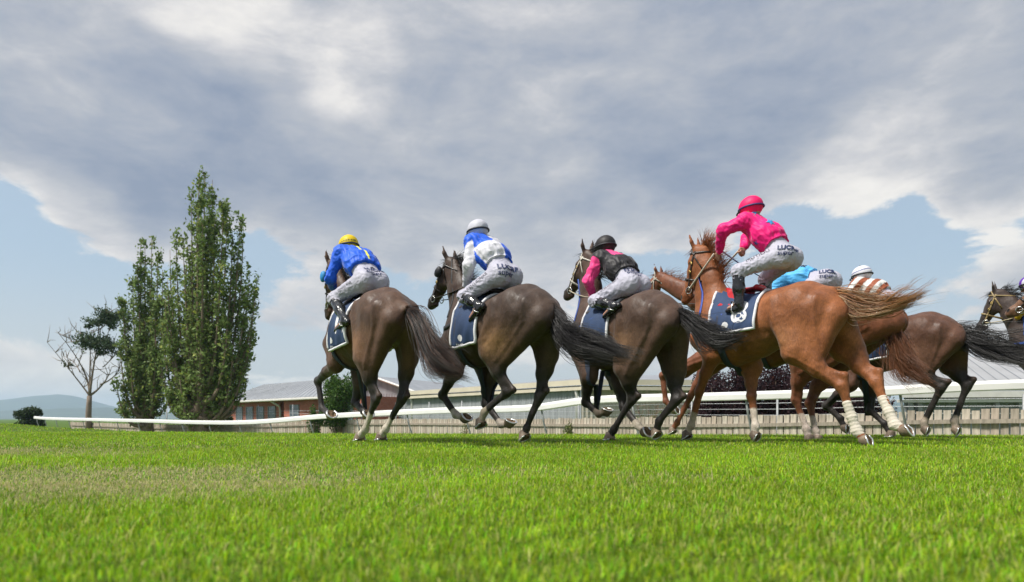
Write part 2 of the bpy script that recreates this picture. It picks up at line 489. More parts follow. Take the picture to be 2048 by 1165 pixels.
def build_grass(name, sets):
    vs, qs, ts, cs, b = [], [], [], [], 0
    for a in sets:
        v, q, t, c = a
        vs.append(v); qs.append(q + b); ts.append(t + b); cs.append(c); b += len(v)
    v = np.concatenate(vs).astype(np.float32); q = np.concatenate(qs); t = np.concatenate(ts); c = np.concatenate(cs)
    me = bpy.data.meshes.new(name)
    me.vertices.add(len(v)); me.vertices.foreach_set('co', v.ravel())
    lv = np.concatenate([q.ravel(), t.ravel()]).astype(np.int32)
    me.loops.add(len(lv)); me.loops.foreach_set('vertex_index', lv)
    me.polygons.add(len(q) + len(t))
    me.polygons.foreach_set('loop_start', np.concatenate([np.arange(len(q)) * 4, len(q) * 4 + np.arange(len(t)) * 3]).astype(np.int32))
    me.update(calc_edges=False)
    atr = me.color_attributes.new('col', 'FLOAT_COLOR', 'POINT')
    c4 = np.ones((len(v), 4), np.float32); c4[:, :3] = np.clip(c, 0, 1); atr.data.foreach_set('color', c4.ravel())
    me.materials.append(mat_attr('grass_blade', rough=.5, var=.05, bump=0.0, spec=.25, trans=.40))
    return link(bpy.data.objects.new(name, me))
gsets = [grass(190000, .62, 2.6, .95, .013, .034, .0022, 1.6), grass(210000, 2.4, 5.5, .95, .014, .034, .0030, 1.6),
         grass(150000, 5.3, 12.5, .95, .016, .036, .0060, 1.5),
         grass(60000, 12, 34, 1.0, .015, .035, .014, 1.5), grass(30000, 30, 110, .95, .015, .04, .035, 1.4),
         grass(14000, .62, 12, .95, .032, .055, .0026, 1.2)]
tag(build_grass('grass', gsets), 'bright green short turf with a straw coloured worn patch in the foreground', 'grass', kind='stuff')

# hills
def hill(name, pts, Y, depth, mat):
    """ridge drawn by a list of (bearing px, row) turned into a real mound of the given depth"""
    px = np.linspace(pts[0][0], pts[-1][0], 160); py = np.interp(px, [p[0] for p in pts], [p[1] for p in pts])
    py = py + 1.0 * snoise(np.stack([px, px * 0, px * 0], 1), .06, 2, 3)
    X = (px - 1024) / FPX * Y; Zr = CAMZ + (HOR - py) / FPX * Y
    vs = []; fr = [(-1, 0), (-.6, .35), (-.25, .8), (0, 1), (.3, .75), (1, 0)]
    for a, b in fr:
        nn = 1 + (.05 * snoise(np.stack([X, X * 0 + a * depth, X * 0], 1), .02, 9, 3) if 0 < b < 1 else 0)
        vs.append(np.stack([X, np.full_like(X, Y + a * depth), -3 + (Zr + 3) * b * nn], 1))
    n = len(px); v = np.concatenate(vs)
    f = np.concatenate([np.stack([np.arange(n - 1) + i * n, np.arange(n - 1) + 1 + i * n, np.arange(n - 1) + 1 + (i + 1) * n, np.arange(n - 1) + (i + 1) * n], 1) for i in range(len(fr) - 1)])
    return tag(mesh_obj(name, v, f, mat, smooth=True), kind='structure')
hm = mat_plain('bush_hillside', (.045, .065, .05), .9, .45, .012, .5, .05)
hill('hill', [(-900, 836), (-500, 815), (-200, 800), (-40, 803), (20, 799), (70, 792), (115, 789), (150, 793), (180, 802), (205, 812), (240, 820), (300, 832), (340, 838)], 3600, 700, hm)
hill('hill', [(-600, 838), (-100, 826), (100, 818), (215, 815), (280, 821), (330, 826), (430, 822), (520, 828), (700, 833), (900, 838)], 2600, 400, hm)
hill('hill', [(1500, 838), (1690, 824), (1760, 806), (1800, 800), (1850, 803), (1950, 812), (2200, 806), (2600, 838)], 3200, 500, hm)

# ---------------------------------------------------------------- running rail
rail_px = [(2900, 742, 9.2), (2450, 750, 9.9), (2000, 761, 10.9), (1720, 776, 11.9), (1450, 785, 13.0), (1190, 793, 15.2), (1060, 810, 16.4), (900, 815, 18.2), (760, 822, 20.5), (640, 829, 22.5), (540, 838, 24.5), (470, 841.5, 26.5), (380, 841, 29), (300, 839, 32), (200, 837, 36), (100, 835, 42), (70, 833, 45)]
rp = [at(x, y, Yd) for x, y, Yd in rail_px]
def smooth_path(pts, per=8):
    pts = [np.asarray(p, float) for p in pts]; out = []
    q = [2 * pts[0] - pts[1]] + pts + [2 * pts[-1] - pts[-2]]
    for i in range(1, len(q) - 2):
        for k in range(per):
            t = k / per
            a, b, c, d = q[i - 1:i + 3]
            out.append(.5 * ((2 * b) + (c - a) * t + (2 * a - 5 * b + 4 * c - d) * t * t + (-a + 3 * b - 3 * c + d) * t ** 3))
    out.append(pts[-1]); return out
rpath = smooth_path(rp, 6)
white = mat_plain('rail_white', (.80, .79, .76), .38, .06, 3.0, .1, 15)
galv = mat_plain('galvanised_post', (.30, .31, .31), .55, .2, 12.0, metal=.3)
rail = empty('running_rail', tuple(rp[2]))
tag(rail, 'long white plastic running rail on slanted posts curving along the far side of the track', 'rail')
prof = [(-.075, -.07), (-.075, .02), (-.06, .055), (-.03, .075), (.03, .075), (.06, .055), (.075, .02), (.075, -.07), (.068, -.085), (-.068, -.085)]
def sweep(path, prof, scale=1.0):
    vs = []; n = len(path); k = len(prof)
    for i in range(n):
        t = path[min(i + 1, n - 1)] - path[max(i - 1, 0)]; t = t / np.linalg.norm(t)
        r = np.cross(t, V(0, 0, 1)); r /= np.linalg.norm(r); u = np.cross(r, t)
        for a, b in prof: vs.append(path[i] + r * a * scale + u * b * scale)
    fs = [(i * k + j, i * k + (j + 1) % k, (i + 1) * k + (j + 1) % k, (i + 1) * k + j) for i in range(n - 1) for j in range(k)]
    fs += [tuple(range(k)), tuple((n - 1) * k + j for j in range(k))[::-1]]
    return vs, fs
def resample(path, step):
    d = np.concatenate([[0], np.cumsum([np.linalg.norm(path[i + 1] - path[i]) for i in range(len(path) - 1)])])
    n = int(d[-1] / step); s = np.linspace(0, d[-1], n + 1); A = np.array(path)
    return [np.array([np.interp(x, d, A[:, j]) for j in range(3)]) for x in s]
rs = resample(rpath, .5)
def local(o, vs): return [np.asarray(v) - np.array(o.location) for v in vs]
for i in range(0, len(rs) - 1, 12):          # beam lengths of about 6 m butted end to end
    pc = rs[i:i + 13]
    if len(pc) < 2: continue
    vs, fs = sweep([p - V(0, 0, .075) for p in pc], prof)
    mesh_obj('beam', local(rail, vs), fs, white, rail)
for i in range(3, len(rs) - 1, 5):
    p = rs[i]; t = rs[min(i + 1, len(rs) - 1)] - rs[i - 1]; t /= np.linalg.norm(t); r = np.cross(t, V(0, 0, 1)); r /= np.linalg.norm(r)
    if r[1] < 0: r = -r
    b = MB(); top = p - V(0, 0, .15); g = -r * .0
    gz = float(ground_z(top[0] + r[0] * .35, top[1] + r[1] * .35)) - .15
    foot = np.array([top[0] + r[0] * .35 - t[0] * .18, top[1] + r[1] * .35 - t[1] * .18, gz])
    ppts = [top, top * .85 + foot * .15 - r * .02 + V(0, 0, -.03), top * .5 + foot * .5 + V(0, 0, -.02), foot]
    b.tube(local(rail, ppts), [.022, .022, .022, .022], 8)
    b.build('post', galv, rail, True)

# ---------------------------------------------------------------- paling fence
fence_px = [(2900, 805, 8.6), (2450, 811, 10.2), (2048, 818, 12.3), (1900, 821, 13.2), (1480, 832.5, 16.2), (1250, 836, 19.5), (1050, 838, 24), (830, 838.5, 30), (640, 841, 34), (450, 848, 37), (300, 849, 40), (140, 844, 46)]
fp = resample(smooth_path([at(x, y, Yd) for x, y, Yd in fence_px], 8), .155)
wood = []
for k, c in enumerate([(.40, .34, .275), (.46, .41, .34), (.33, .285, .23), (.42, .35, .28), (.50, .44, .36)]):
    wood.append(mat_plain('weathered_paling_%d' % k, c, .85, .35, 5.0, .6, 22.0, stretch=(6, 6, .7), spec=.2))
fence = empty('paling_fence', tuple(fp[40]))
tag(fence, 'weathered grey timber paling fence behind the white rail', 'fence')
pal_v = [(-.0725, -.010, -1.25), (.0725, -.010, -1.25), (.0725, .010, -1.25), (-.0725, .010, -1.25), (-.0725, -.010, 0), (.0725, -.010, 0), (.0725, .010, 0), (-.0725, .010, 0)]
pal_f = [(0, 3, 2, 1), (4, 5, 6, 7), (0, 1, 5, 4), (1, 2, 6, 5), (2, 3, 7, 6), (3, 0, 4, 7)]
pal_me = []
for k in range(5):
    o = mesh_obj('paling', pal_v, pal_f, wood[k]); pal_me.append(o.data); bpy.data.objects.remove(o)
far = [MB() for _ in range(5)]
cnt = 0
for i in range(len(fp) - 1):
    p = fp[i]; t = fp[i + 1] - fp[i]; ang = math.atan2(t[1], t[0]); k = random.randrange(5)
    dzr = random.uniform(-.02, .02); tl = random.gauss(0, .012)
    if p[1] < 9.3: continue
    if cnt < 300:
        o = bpy.data.objects.new('paling', pal_me[k]); link(o, fence)
        o.location = p - np.array(fence.location) + V(0, 0, dzr); o.rotation_euler = (random.gauss(0, .01), tl, ang)
        o.scale = (random.uniform(.86, .97), 1, 1); cnt += 1
    else:
        far[k].add([Vector(Matrix.Rotation(ang, 3, 'Z') @ Vector(q)) + Vector(p - np.array(fence.location)) + Vector((0, 0, dzr)) for q in pal_v], pal_f)
for k in range(5):
    if far[k].v: tag(far[k].build('paling_run', wood[k], fence), kind='stuff')
for zz_ in (-.22, -.95):
    b = MB(); pth = [p - np.array(fence.location) for p in fp[::6] if p[1] >= 9.3]
    bb, ff = sweep([p + V(0, 0, zz_) for p in pth], [(-.055, -.04), (-.055, .04), (-.012, .04), (-.012, -.04)])
    mesh_obj('fence_rail', bb, ff, wood[2], fence)

# ---------------------------------------------------------------- wire fence above the palings
wire = mat_plain('fence_wire', (.55, .56, .57), .45, .1, metal=.8)
wf = empty('wire_fence', tuple(at(1600, 833, 16)))
tag(wf, 'pale steel posts with horizontal wires standing behind the timber palings', 'fence')
wline = smooth_path([at(x, 838, Yd + 1.4) for x, _, Yd in fence_px[2:]], 6)
wl = resample(wline, 2.4)
for i, p in enumerate(wl):
    if p[1] > 42: break
    b = MB(); top = .75 if p[1] < 22 else 1.0
    b.tube(local(wf, [V(p[0], p[1], -1.2), V(p[0], p[1], top)]), .028, 8); b.build('post', galv, wf, True)
for z in (.35, .5, .65):
    b = MB(); pts = [V(p[0], p[1], z + .02 * math.sin(i * 2.1)) for i, p in enumerate(wl) if p[1] < 44]
    b.tube(local(wf, pts), .006, 4); b.build('wire', wire, wf)

# ---------------------------------------------------------------- buildings
def brick_mat():
    m, nt, bs = newmat('red_brick')
    tc = N(nt, 'ShaderNodeTexCoord'); mp = N(nt, 'ShaderNodeMapping'); mp.inputs['Rotation'].default_value = (R(90), 0, 0)
    nt.links.new(tc.outputs['Object'], mp.inputs[0])
    br = N(nt, 'ShaderNodeTexBrick'); br.inputs['Scale'].default_value = 4.2
    br.inputs['Color1'].default_value = (.45, .13, .08, 1); br.inputs['Color2'].default_value = (.36, .095, .06, 1); br.inputs['Mortar'].default_value = (.40, .30, .25, 1)
    br.inputs['Mortar Size'].default_value = .012
    nt.links.new(mp.outputs[0], br.inputs[0])
    nz = N(nt, 'ShaderNodeTexNoise'); nz.inputs['Scale'].default_value = .8; nz.inputs['Detail'].default_value = 7; nt.links.new(tc.outputs['Object'], nz.inputs[0])
    f = ramp(nt, nz.outputs[0], [(.3, (.78,) * 3), (.7, (1.15,) * 3)])
    nt.links.new(mixc(nt, 1.0, br.outputs[0], f, 'MULTIPLY'), bs.inputs['Base Color']); bs.inputs['Roughness'].default_value = .85
    return m
brick = brick_mat()
tin = mat_plain('grey_corrugated_roof', (.27, .285, .31), .65, .15, 1.2, metal=.0, spec=.25)
tinw = mat_plain('blue_grey_corrugated_wall', (.30, .318, .33), .65, .25, 1.5, metal=.0, spec=.25, stretch=(3, 3, .3))
cream = mat_plain('cream_painted_metal', (.60, .54, .42), .55, .1, 1.5)
creamw = mat_plain('cream_corrugated_wall', (.46, .42, .34), .6, .15, 1.4, stretch=(2, 2, .3))
glass = mat_plain('dark_window_glass', (.10, .12, .14), .12, .2, 1.0)
frame = mat_plain('grey_window_frame', (.22, .25, .27), .5, .1)
trim = mat_plain('white_gutter', (.66, .64, .60), .45, .08)

def wall_quad(b, A, B, z0, z1, th=.2):
    A = Vector((A[0], A[1], 0)); B = Vector((B[0], B[1], 0)); d = (B - A).normalized(); n = Vector((-d.y, d.x, 0)) * th
    b.prism([A + Vector((0, 0, z0)), B + Vector((0, 0, z0)), B + Vector((0, 0, z1)), A + Vector((0, 0, z1))], n)
def corr_wall(A, B, z0, z1, pitch=.25, amp=.03):
    """corrugated sheet from A to B"""
    A = V(A[0], A[1], 0); B = V(B[0], B[1], 0); L = np.linalg.norm(B - A); d = (B - A) / L; n = V(d[1], -d[0], 0)
    k = int(L / pitch * 2); vs = []; fs = []
    for i in range(k + 1):
        q = A + d * L * i / k + n * (amp if i % 2 else -amp)
        vs += [q + V(0, 0, z0), q + V(0, 0, z1)]
    fs = [(2 * i, 2 * i + 2, 2 * i + 3, 2 * i + 1) for i in range(k)]
    return vs, fs
def slab_roof(b, quad, th=.08):
    q = [Vector(p) for p in quad]; n = (q[1] - q[0]).cross(q[-1] - q[0]).normalized() * th
    b.prism(q, n)
def roof_ribs(b, e0, e1, r0, r1, n, w=.03):
    e0, e1, r0, r1 = [np.asarray(p, float) for p in (e0, e1, r0, r1)]
    for i in range(n):
        t = (i + .5) / n; b.tube([e0 + (e1 - e0) * t, r0 + (r1 - r0) * t], w, 4)

# brick clubhouse
bz, ez = -1.3, 2.25
A0 = at(452, 838, 81); A1 = at(560, 838, 72); A2 = at(568, 838, 69.5); A3 = at(722, 838, 60)
bk = empty('brick_building', (A0[0], A0[1], bz)); org = np.array(bk.location)
tag(bk, 'low red brick building with grey hipped metal roof and four tall windows beside the poplars', 'building')
b = MB(); wall_quad(b, A0 - org * V(1, 1, 0), A1 - org * V(1, 1, 0), 0, ez - bz, 4.0); b.build('wall', brick, bk)
b = MB(); wall_quad(b, A2 - org * V(1, 1, 0), A3 - org * V(1, 1, 0), 0, ez - bz, 6.0); b.build('wall', brick, bk)
ridge0 = at(527, 774, 80); ridge1 = at(640, 764, 70); ridge1[2] = ridge0[2] = 4.15
d01 = (A3 - A0); d01 /= np.linalg.norm(d01); nb_ = V(-d01[1], d01[0], 0)
e0 = V(*A0[:2], ez) - d01 * .5 - nb_ * .7; e1 = V(*A3[:2], ez) + d01 * .4 - nb_ * 1.3
back0 = e0 + nb_ * 12; back1 = e1 + nb_ * 12
rfm = MB(); slab_roof(rfm, [e0 - org, e1 - org, ridge1 - org + d01 * 7, ridge0 - org])
rfm.add([e0 - org, ridge0 - org, back0 - org], [(0, 1, 2)]); rfm.add([back0 - org, ridge0 - org, ridge1 - org + d01 * 7, back1 - org], [(0, 1, 2, 3)])
rf = rfm.build('roof', tin, bk)
b = MB(); roof_ribs(b, e0 - org + V(0, 0, .1), e1 - org + V(0, 0, .1), ridge0 - org + V(0, 0, .1), ridge1 - org + d01 * 7 + V(0, 0, .1), 34, .04); b.build('roof_rib', tin, rf)
b = MB(); b.tube([e0 - org + V(0, 0, -.08), e1 - org + V(0, 0, -.08)], .13, 6); b.build('gutter', trim, bk)
b = MB(); pdn = A1 - org + V(.15, -.35, 0); b.tube([V(pdn[0] - .9, pdn[1] - .6, ez - bz - .1), V(pdn[0] - .05, pdn[1] - .1, ez - bz - .7), V(pdn[0], pdn[1], ez - bz - 1.2), V(pdn[0], pdn[1], 0)], .11, 8); b.build('downpipe', trim, bk, True)
def window_on(parent, P, Q, z0, z1, org, off=.06):
    P = np.asarray(P); Q = np.asarray(Q); d = (Q - P); L = np.linalg.norm(d[:2]); d = V(d[0], d[1], 0) / L; n = V(d[1], -d[0], 0)
    rot = Matrix.Rotation(math.atan2(d[1], d[0]), 3, 'Z')
    c = (P + Q) / 2 - org + n * off; zc = (z0 + z1) / 2 - org[2]
    fr = MB()
    for s in (-1, 1): fr.box((c[0] + d[0] * s * L / 2, c[1] + d[1] * s * L / 2, zc), (.10, .12, z1 - z0 + .1), rot)
    for zq in (z0, (z0 + z1) / 2, z1): fr.box((c[0], c[1], zq - org[2]), (L - .1, .10, .09), rot)
    w = fr.build('window', frame, parent)
    g = MB(); g.box((c[0], c[1], zc), (L - .1, .03, z1 - z0 - .05), rot); g.build('pane', glass, w)
    s_ = MB(); s_.box((c[0] + n[0] * .05, c[1] + n[1] * .05, z0 - org[2] - .1), (L + .3, .22, .10), rot); s_.build('sill', trim, w)
def on_line(A, B, px):
    k = (px - 1024) / FPX; d = B - A; t = (k * A[1] - A[0]) / (d[0] - k * d[1]); return A + d * t
for a_, b_ in ((474, 485.6), (494, 506.5), (515, 528), (538, 551.6)):
    window_on(bk, on_line(A0, A1, a_), on_line(A0, A1, b_), .1, 1.55, org)
for a_, b_ in ((581.7, 598.5), (640, 656), (690, 706)):
    window_on(bk, on_line(A2, A3, a_), on_line(A2, A3, b_), .1, 1.6, org)

# grey gable shed
G0 = at(670, 838, 66) * V(1, 1, 0); G1 = at(838, 838, 62) * V(1, 1, 0); Gm = (G0 + G1) / 2
gs = empty('gable_shed', (G0[0], G0[1], bz)); org = V(G0[0], G0[1], 0)
tag(gs, 'pale grey corrugated gable shed between the brick building and the long low shed', 'building')
gd = (G1 - G0); gd /= np.linalg.norm(gd); gn = V(-gd[1], gd[0], 0)
zev, zap = 2.55, 4.15
vs, fs = corr_wall(G0 - org, G1 - org, 0, zev - bz, .3, .03); mesh_obj('wall', vs, fs, tinw, gs)
b = MB(); b.prism([G0 - org + V(0, 0, zev - bz), G1 - org + V(0, 0, zev - bz), Gm - org + V(0, 0, zap - bz)], Vector(gn * .2)); b.build('gable', tinw, gs)
b = MB()
gA, gB, gC = G0 - org + V(0, 0, zev) - gd * .5 - gn * .4, G1 - org + V(0, 0, zev) + gd * .5 - gn * .4, Gm - org + V(0, 0, zap) - gn * .4
for q in (gA, gB, gC): q[2] -= bz
gA[2] -= .1; gB[2] -= .1
slab_roof(b, [gA, gA + gn * 16, gC + gn * 16, gC][::-1]); slab_roof(b, [gC, gC + gn * 16, gB + gn * 16, gB][::-1])
b.build('roof', tin, gs)
b = MB(); b.tube([gA - gn * .03, gC - gn * .03], .12, 4); b.tube([gC - gn * .03, gB - gn * .03], .12, 4); b.build('barge_board', trim, gs)
b = MB(); c = on_line(G0, G1, 775) - org; b.box((c[0], c[1] - .15, 1.6), (1.1, .1, 1.0)); b.build('sign_panel', mat_plain('blue_sign', (.03, .05, .16), .5), gs)

# long low shed: grey side running back to the left, cream end on the right
S0 = at(812, 838, 47.5); S1 = at(1162, 838, 33); S2 = at(1398, 838, 33.6); zs = 1.86
ls = empty('long_shed', (S1[0], S1[1], bz)); org = np.array(ls.location)
tag(ls, 'long low shed with blue grey corrugated side, cream gutter and cream end wall', 'building')
vs, fs = corr_wall(S0 - org, S1 - org, 0, zs - bz, .22, .025); mesh_obj('wall', vs, fs, tinw, ls)
vs, fs = corr_wall(S1 - org, S2 - org, 0, zs - bz, .22, .025); mesh_obj('wall', vs, fs, creamw, ls)
sd = (S1 - S0); sd /= np.linalg.norm(sd); ex = V(*(S1 - org)[:2], zs - bz)
b = MB()
p0, p1, p2 = V(*(S0 - org)[:2], zs - bz) - sd * .3 + V(0, -.35, 0), ex + V(.1, -.35, 0), V(*(S2 - org)[:2], zs - bz) + V(.3, -.35, 0)
for a_, c_ in ((p0, p1), (p1, p2)):
    dd = Vector(c_ - a_); rot = Matrix.Rotation(math.atan2(dd.y, dd.x), 3, 'Z')
    b.box(tuple((a_ + c_) / 2 + V(0, 0, .14)), (dd.length, .10, .26), rot)
    b.box(tuple((a_ + c_) / 2 + V(0, -.03, -.16)), (dd.length, .16, .16), rot)
b.build('gutter', cream, ls)
b = MB(); bk_ = V(4, 14, 1.3)
slab_roof(b, [p0 + V(0, .05, .2), p1 + V(0, .05, .2), p1 + bk_, p0 + bk_ + V(0, 6, 0)]); slab_roof(b, [p1 + V(0.01, .05, .2), p2 + V(0, .05, .2), p2 + bk_, p1 + bk_ + V(.01, 0, 0)])
b.build('roof', tin, ls)
for px_ in (1150, 822):
    b = MB(); q = on_line(S0, S1, px_) - org; b.tube([V(q[0], q[1] - .25, zs - bz - .15), V(q[0] + .1, q[1] - .16, zs - bz - .5), V(q[0] + .1, q[1] - .16, 0)], .09, 8); b.build('downpipe', trim, ls, True)

# right hand shed
T0 = at(1808, 838, 22.5); T1 = at(2600, 838, 21.0); zt = .98
rsd = empty('stable_shed', (T0[0], T0[1], bz)); org = np.array(rsd.location)
tag(rsd, 'stable shed with pale sloping roof and corrugated wall at the right edge', 'building')
vs, fs = corr_wall(T0 - org, T1 - org, 0, zt - bz, .16, .02); mesh_obj('wall', vs, fs, tinw, rsd)
td = (T1 - T0); td /= np.linalg.norm(td); tn = V(-td[1], td[0], 0)
q0 = V(*(T0 - org)[:2], zt - bz) - td * .3 - tn * .4; q1 = V(*(T1 - org)[:2], zt - bz) - tn * .4
b = MB(); dd = Vector(q1 - q0); rot = Matrix.Rotation(math.atan2(dd.y, dd.x), 3, 'Z')
b.box(tuple((q0 + q1) / 2 + V(0, 0, .05)), (dd.length, .08, .20), rot); b.box(tuple((q0 + q1) / 2 + V(0, .12, -.16)), (dd.length, .07, .09), rot); b.build('fascia', trim, rsd)
b = MB(); r0_, r1_ = q0 + td * 2.6 + tn * 4.5 + V(0, 0, 1.55), q1 + tn * 4.5 + V(0, 0, 1.55)
slab_roof(b, [q0 + V(0, .05, .16), q1 + V(0, .05, .16), r1_, r0_]); b.add([q0 + V(0, .05, .16), r0_, q0 + tn * 9 + V(0, 0, .16)], [(0, 1, 2)])
rf = b.build('roof', mat_plain('pale_roof', (.33, .335, .345), .7, .12, .8, spec=.2), rsd)
b = MB(); roof_ribs(b, q0 + td * 1.5 + V(0, .05, .27), q1 + V(0, .05, .27), r0_ + V(0, 0, .1), r1_ + V(0, 0, .1), 26, .014); b.build('roof_rib', tin, rf)
for px_ in (1815, 1832, 1985, 2032):
    b = MB(); q = on_line(T0, T1, px_) - org; b.box((q[0], q[1] - .18, (zt - bz) / 2), (.13, .10, zt - bz - .2)); b.build('post', galv, rsd)

# power pole and line far behind
pp = empty('power_pole', tuple(at(912, 838, 90) - V(0, 0, 1.4))); b = MB(); b.tube([(0, 0, 0), (0, 0, 5.6)], [.14, .1], 8); b.build('pole', wood[0], pp, True)
b = MB(); b.box((.4, 0, 5.1), (1.6, .12, .12)); b.build('crossarm', wood[0], pp); tag(pp, 'thin timber power pole rising behind the long shed', 'pole')

# ---------------------------------------------------------------- trees and shrubs
bark = mat_plain('grey_bark', (.22, .165, .12), .9, .35, 6.0, .6, 14.0, stretch=(3, 3, .6), spec=.2)
palebark = mat_plain('pale_bark', (.24, .19, .15), .85, .35, 3.0, .4, 10.0, stretch=(3, 3, .5), spec=.2)
def leafmesh(P, size, colors, flat=.0, seed=0):
    r = np.random.default_rng(seed); n = len(P)
    a = r.normal(size=(n, 3)); a /= np.linalg.norm(a, axis=1)[:, None]
    b = r.normal(size=(n, 3)); b -= a * np.sum(a * b, 1)[:, None]; b /= np.linalg.norm(b, axis=1)[:, None]
    c = np.cross(a, b); s = size * (.6 + .8 * r.random(n))[:, None]
    v = np.stack([P - a * s, P + b * s * .55 + c * s * .12, P + a * s, P - b * s * .55 + c * s * .12], 1).reshape(-1, 3)
    f = np.arange(n * 4).reshape(n, 4)
    return v, f, np.repeat(colors, 4, axis=0)
def leafcolor(n, base, var, seed=0, yellow=.1):
    r = np.random.default_rng(seed)
    c = np.array(base)[None] * (1 - var + 2 * var * r.random((n, 1)))
    y = (r.random(n) < yellow)[:, None]
    return np.where(y, c * np.array([1.7, 1.35, .9]), c)
leafm = mat_attr('leaf', rough=.55, var=.1, nscale=3.0, bump=0.0, spec=.2, trans=.38)
def limb(b, pts, r0, r1, seg=6):
    n = len(pts); b.tube(pts, [r0 + (r1 - r0) * (i / (n - 1)) ** .8 for i in range(n)], seg)
def bez(a, b, c, n=8):
    a, b, c = [np.asarray(q, float) for q in (a, b, c)]
    return [(1 - t) ** 2 * a + 2 * t * (1 - t) * b + t * t * c for t in np.linspace(0, 1, n)]

def poplar(base_px, Y, leaders, label, nleaf, zbase=-1.25, size=.085, seed=1, basecol=(.185, .26, .075)):
    r = np.random.default_rng(seed)
    o = at(base_px, 838, Y); o[2] = zbase
    t = empty('poplar_tree', tuple(o)); tag(t, label, 'tree', 'poplar trees beyond the rail')
    b = MB(); L = []
    trunk_top = V(0, 0, 2.2)
    limb(b, [V(0, 0, -.2), V(.05, 0, .8), V(0, .05, 1.6), trunk_top], .42, .3, 10)
    pts_all = []
    for (px, py, wgt) in leaders:
        dy = r.uniform(-1.2, 1.2)
        tip = at(px, py, Y + dy) - o
        start = V(r.normal(0, .12), r.normal(0, .12), r.uniform(.5, 2.4))
        ctrl = V(tip[0] * .85 + r.normal(0, .1), tip[1] * .8, tip[2] * r.uniform(.18, .32))
        path = bez(start, ctrl, tip, 14)
        limb(b, path, .13 * wgt ** .5 + .05, .012)
        ln = np.linalg.norm(tip - start)
        nt_ = int(ln * 5 * wgt ** .6) + 6
        for _ in range(nt_):           # steep side shoots with leaves
            q = r.uniform(.12, 1.0) ** .85
            p = path[min(int(q * 13), 12)] * (1 - (q * 13) % 1) + path[min(int(q * 13) + 1, 13)] * ((q * 13) % 1)
            an = r.uniform(0, 6.28); out = r.uniform(.22, .75) * (1.15 - q) * (.7 + .5 * wgt) + .10; up = r.uniform(.5, 1.3) * (1.15 - .7 * q)
            e = p + V(math.cos(an) * out, math.sin(an) * out, up)
            tw = bez(p, p + V(math.cos(an) * out * .8, math.sin(an) * out * .8, up * .3), e, 4)
            b.tube(tw, [.018, .013, .009, .004], 3)
            m_ = int(r.integers(14, 30) * (1.0 if q > .2 else .6))
            s_ = r.random(m_) ** .7
            pp_ = p[None] + (e - p)[None] * s_[:, None] + r.normal(0, .09, (m_, 3)) * V(1, 1, 1.3)
            pts_all.append(pp_)
    Pts = np.concatenate(pts_all)
    Pts = Pts[~((Pts[:, 2] < 2.2) & (Pts[:, 0] > .9 + .25 * Pts[:, 2])) & (Pts[:, 2] > .55)]
    if len(Pts) > nleaf: Pts = Pts[r.choice(len(Pts), nleaf, replace=False)]
    b.build('trunk', bark, t, True)
    cc = leafcolor(len(Pts), basecol, .45, seed, .10)
    v, f, c = leafmesh(Pts, size, cc, seed=seed)
    tag(mesh_obj('crown', v, f, leafm, t, col=c), kind='stuff')
    return t
poplar(398, 36, [(410, 346, 1.1), (398, 352, 1.0), (425, 360, .9), (383, 388, 1.0), (447, 402, 1.0), (455, 415, .8), (480, 438, 1.0), (487, 455, .7), (366, 480, 1.0), (352, 478, .9), (340, 500, .8),
                 (430, 430, 1.1), (405, 450, 1.2), (470, 500, 1.1), (465, 470, 1.0), (420, 400, 1.0), (395, 420, 1.0), (372, 520, 1.0), (490, 600, 1.0), (345, 620, 1.0), (360, 760, .8), (440, 740, .8), (465, 700, .9), (500, 545, 1.0), (514, 565, .9), (508, 600, 1.0), (505, 650, .9), (335, 560, .9), (330, 600, .9), (325, 650, .8), (440, 520, 1.2), (380, 560, 1.2),
                 (492, 690, .8), (484, 735, .7), (488, 765, .5), (320, 720, .7), (330, 770, .6), (415, 600, 1.0), (350, 690, .9), (455, 640, 1.0), (352, 800, .5)],
       'taller, wider poplar with many pointed spires beside the brick building', 27000, size=.10, seed=4)
poplar(292, 38, [(303, 480, 1.0), (290, 490, .9), (281, 492, .9), (316, 505, .8), (275, 530, .8), (266, 570, .7), (325, 540, .8), (300, 560, 1.0), (246, 595, .7), (310, 600, .9), (275, 660, .9), (255, 640, .8), (330, 620, .7),
                 (285, 620, .9), (240, 690, .6), (232, 760, .5), (312, 680, .8), (262, 720, .7), (240, 800, .4), (330, 790, .4), (290, 720, .8)],
       'shorter slim poplar between the gum tree and the taller poplar', 14000, size=.095, seed=9, basecol=(.17, .24, .075))

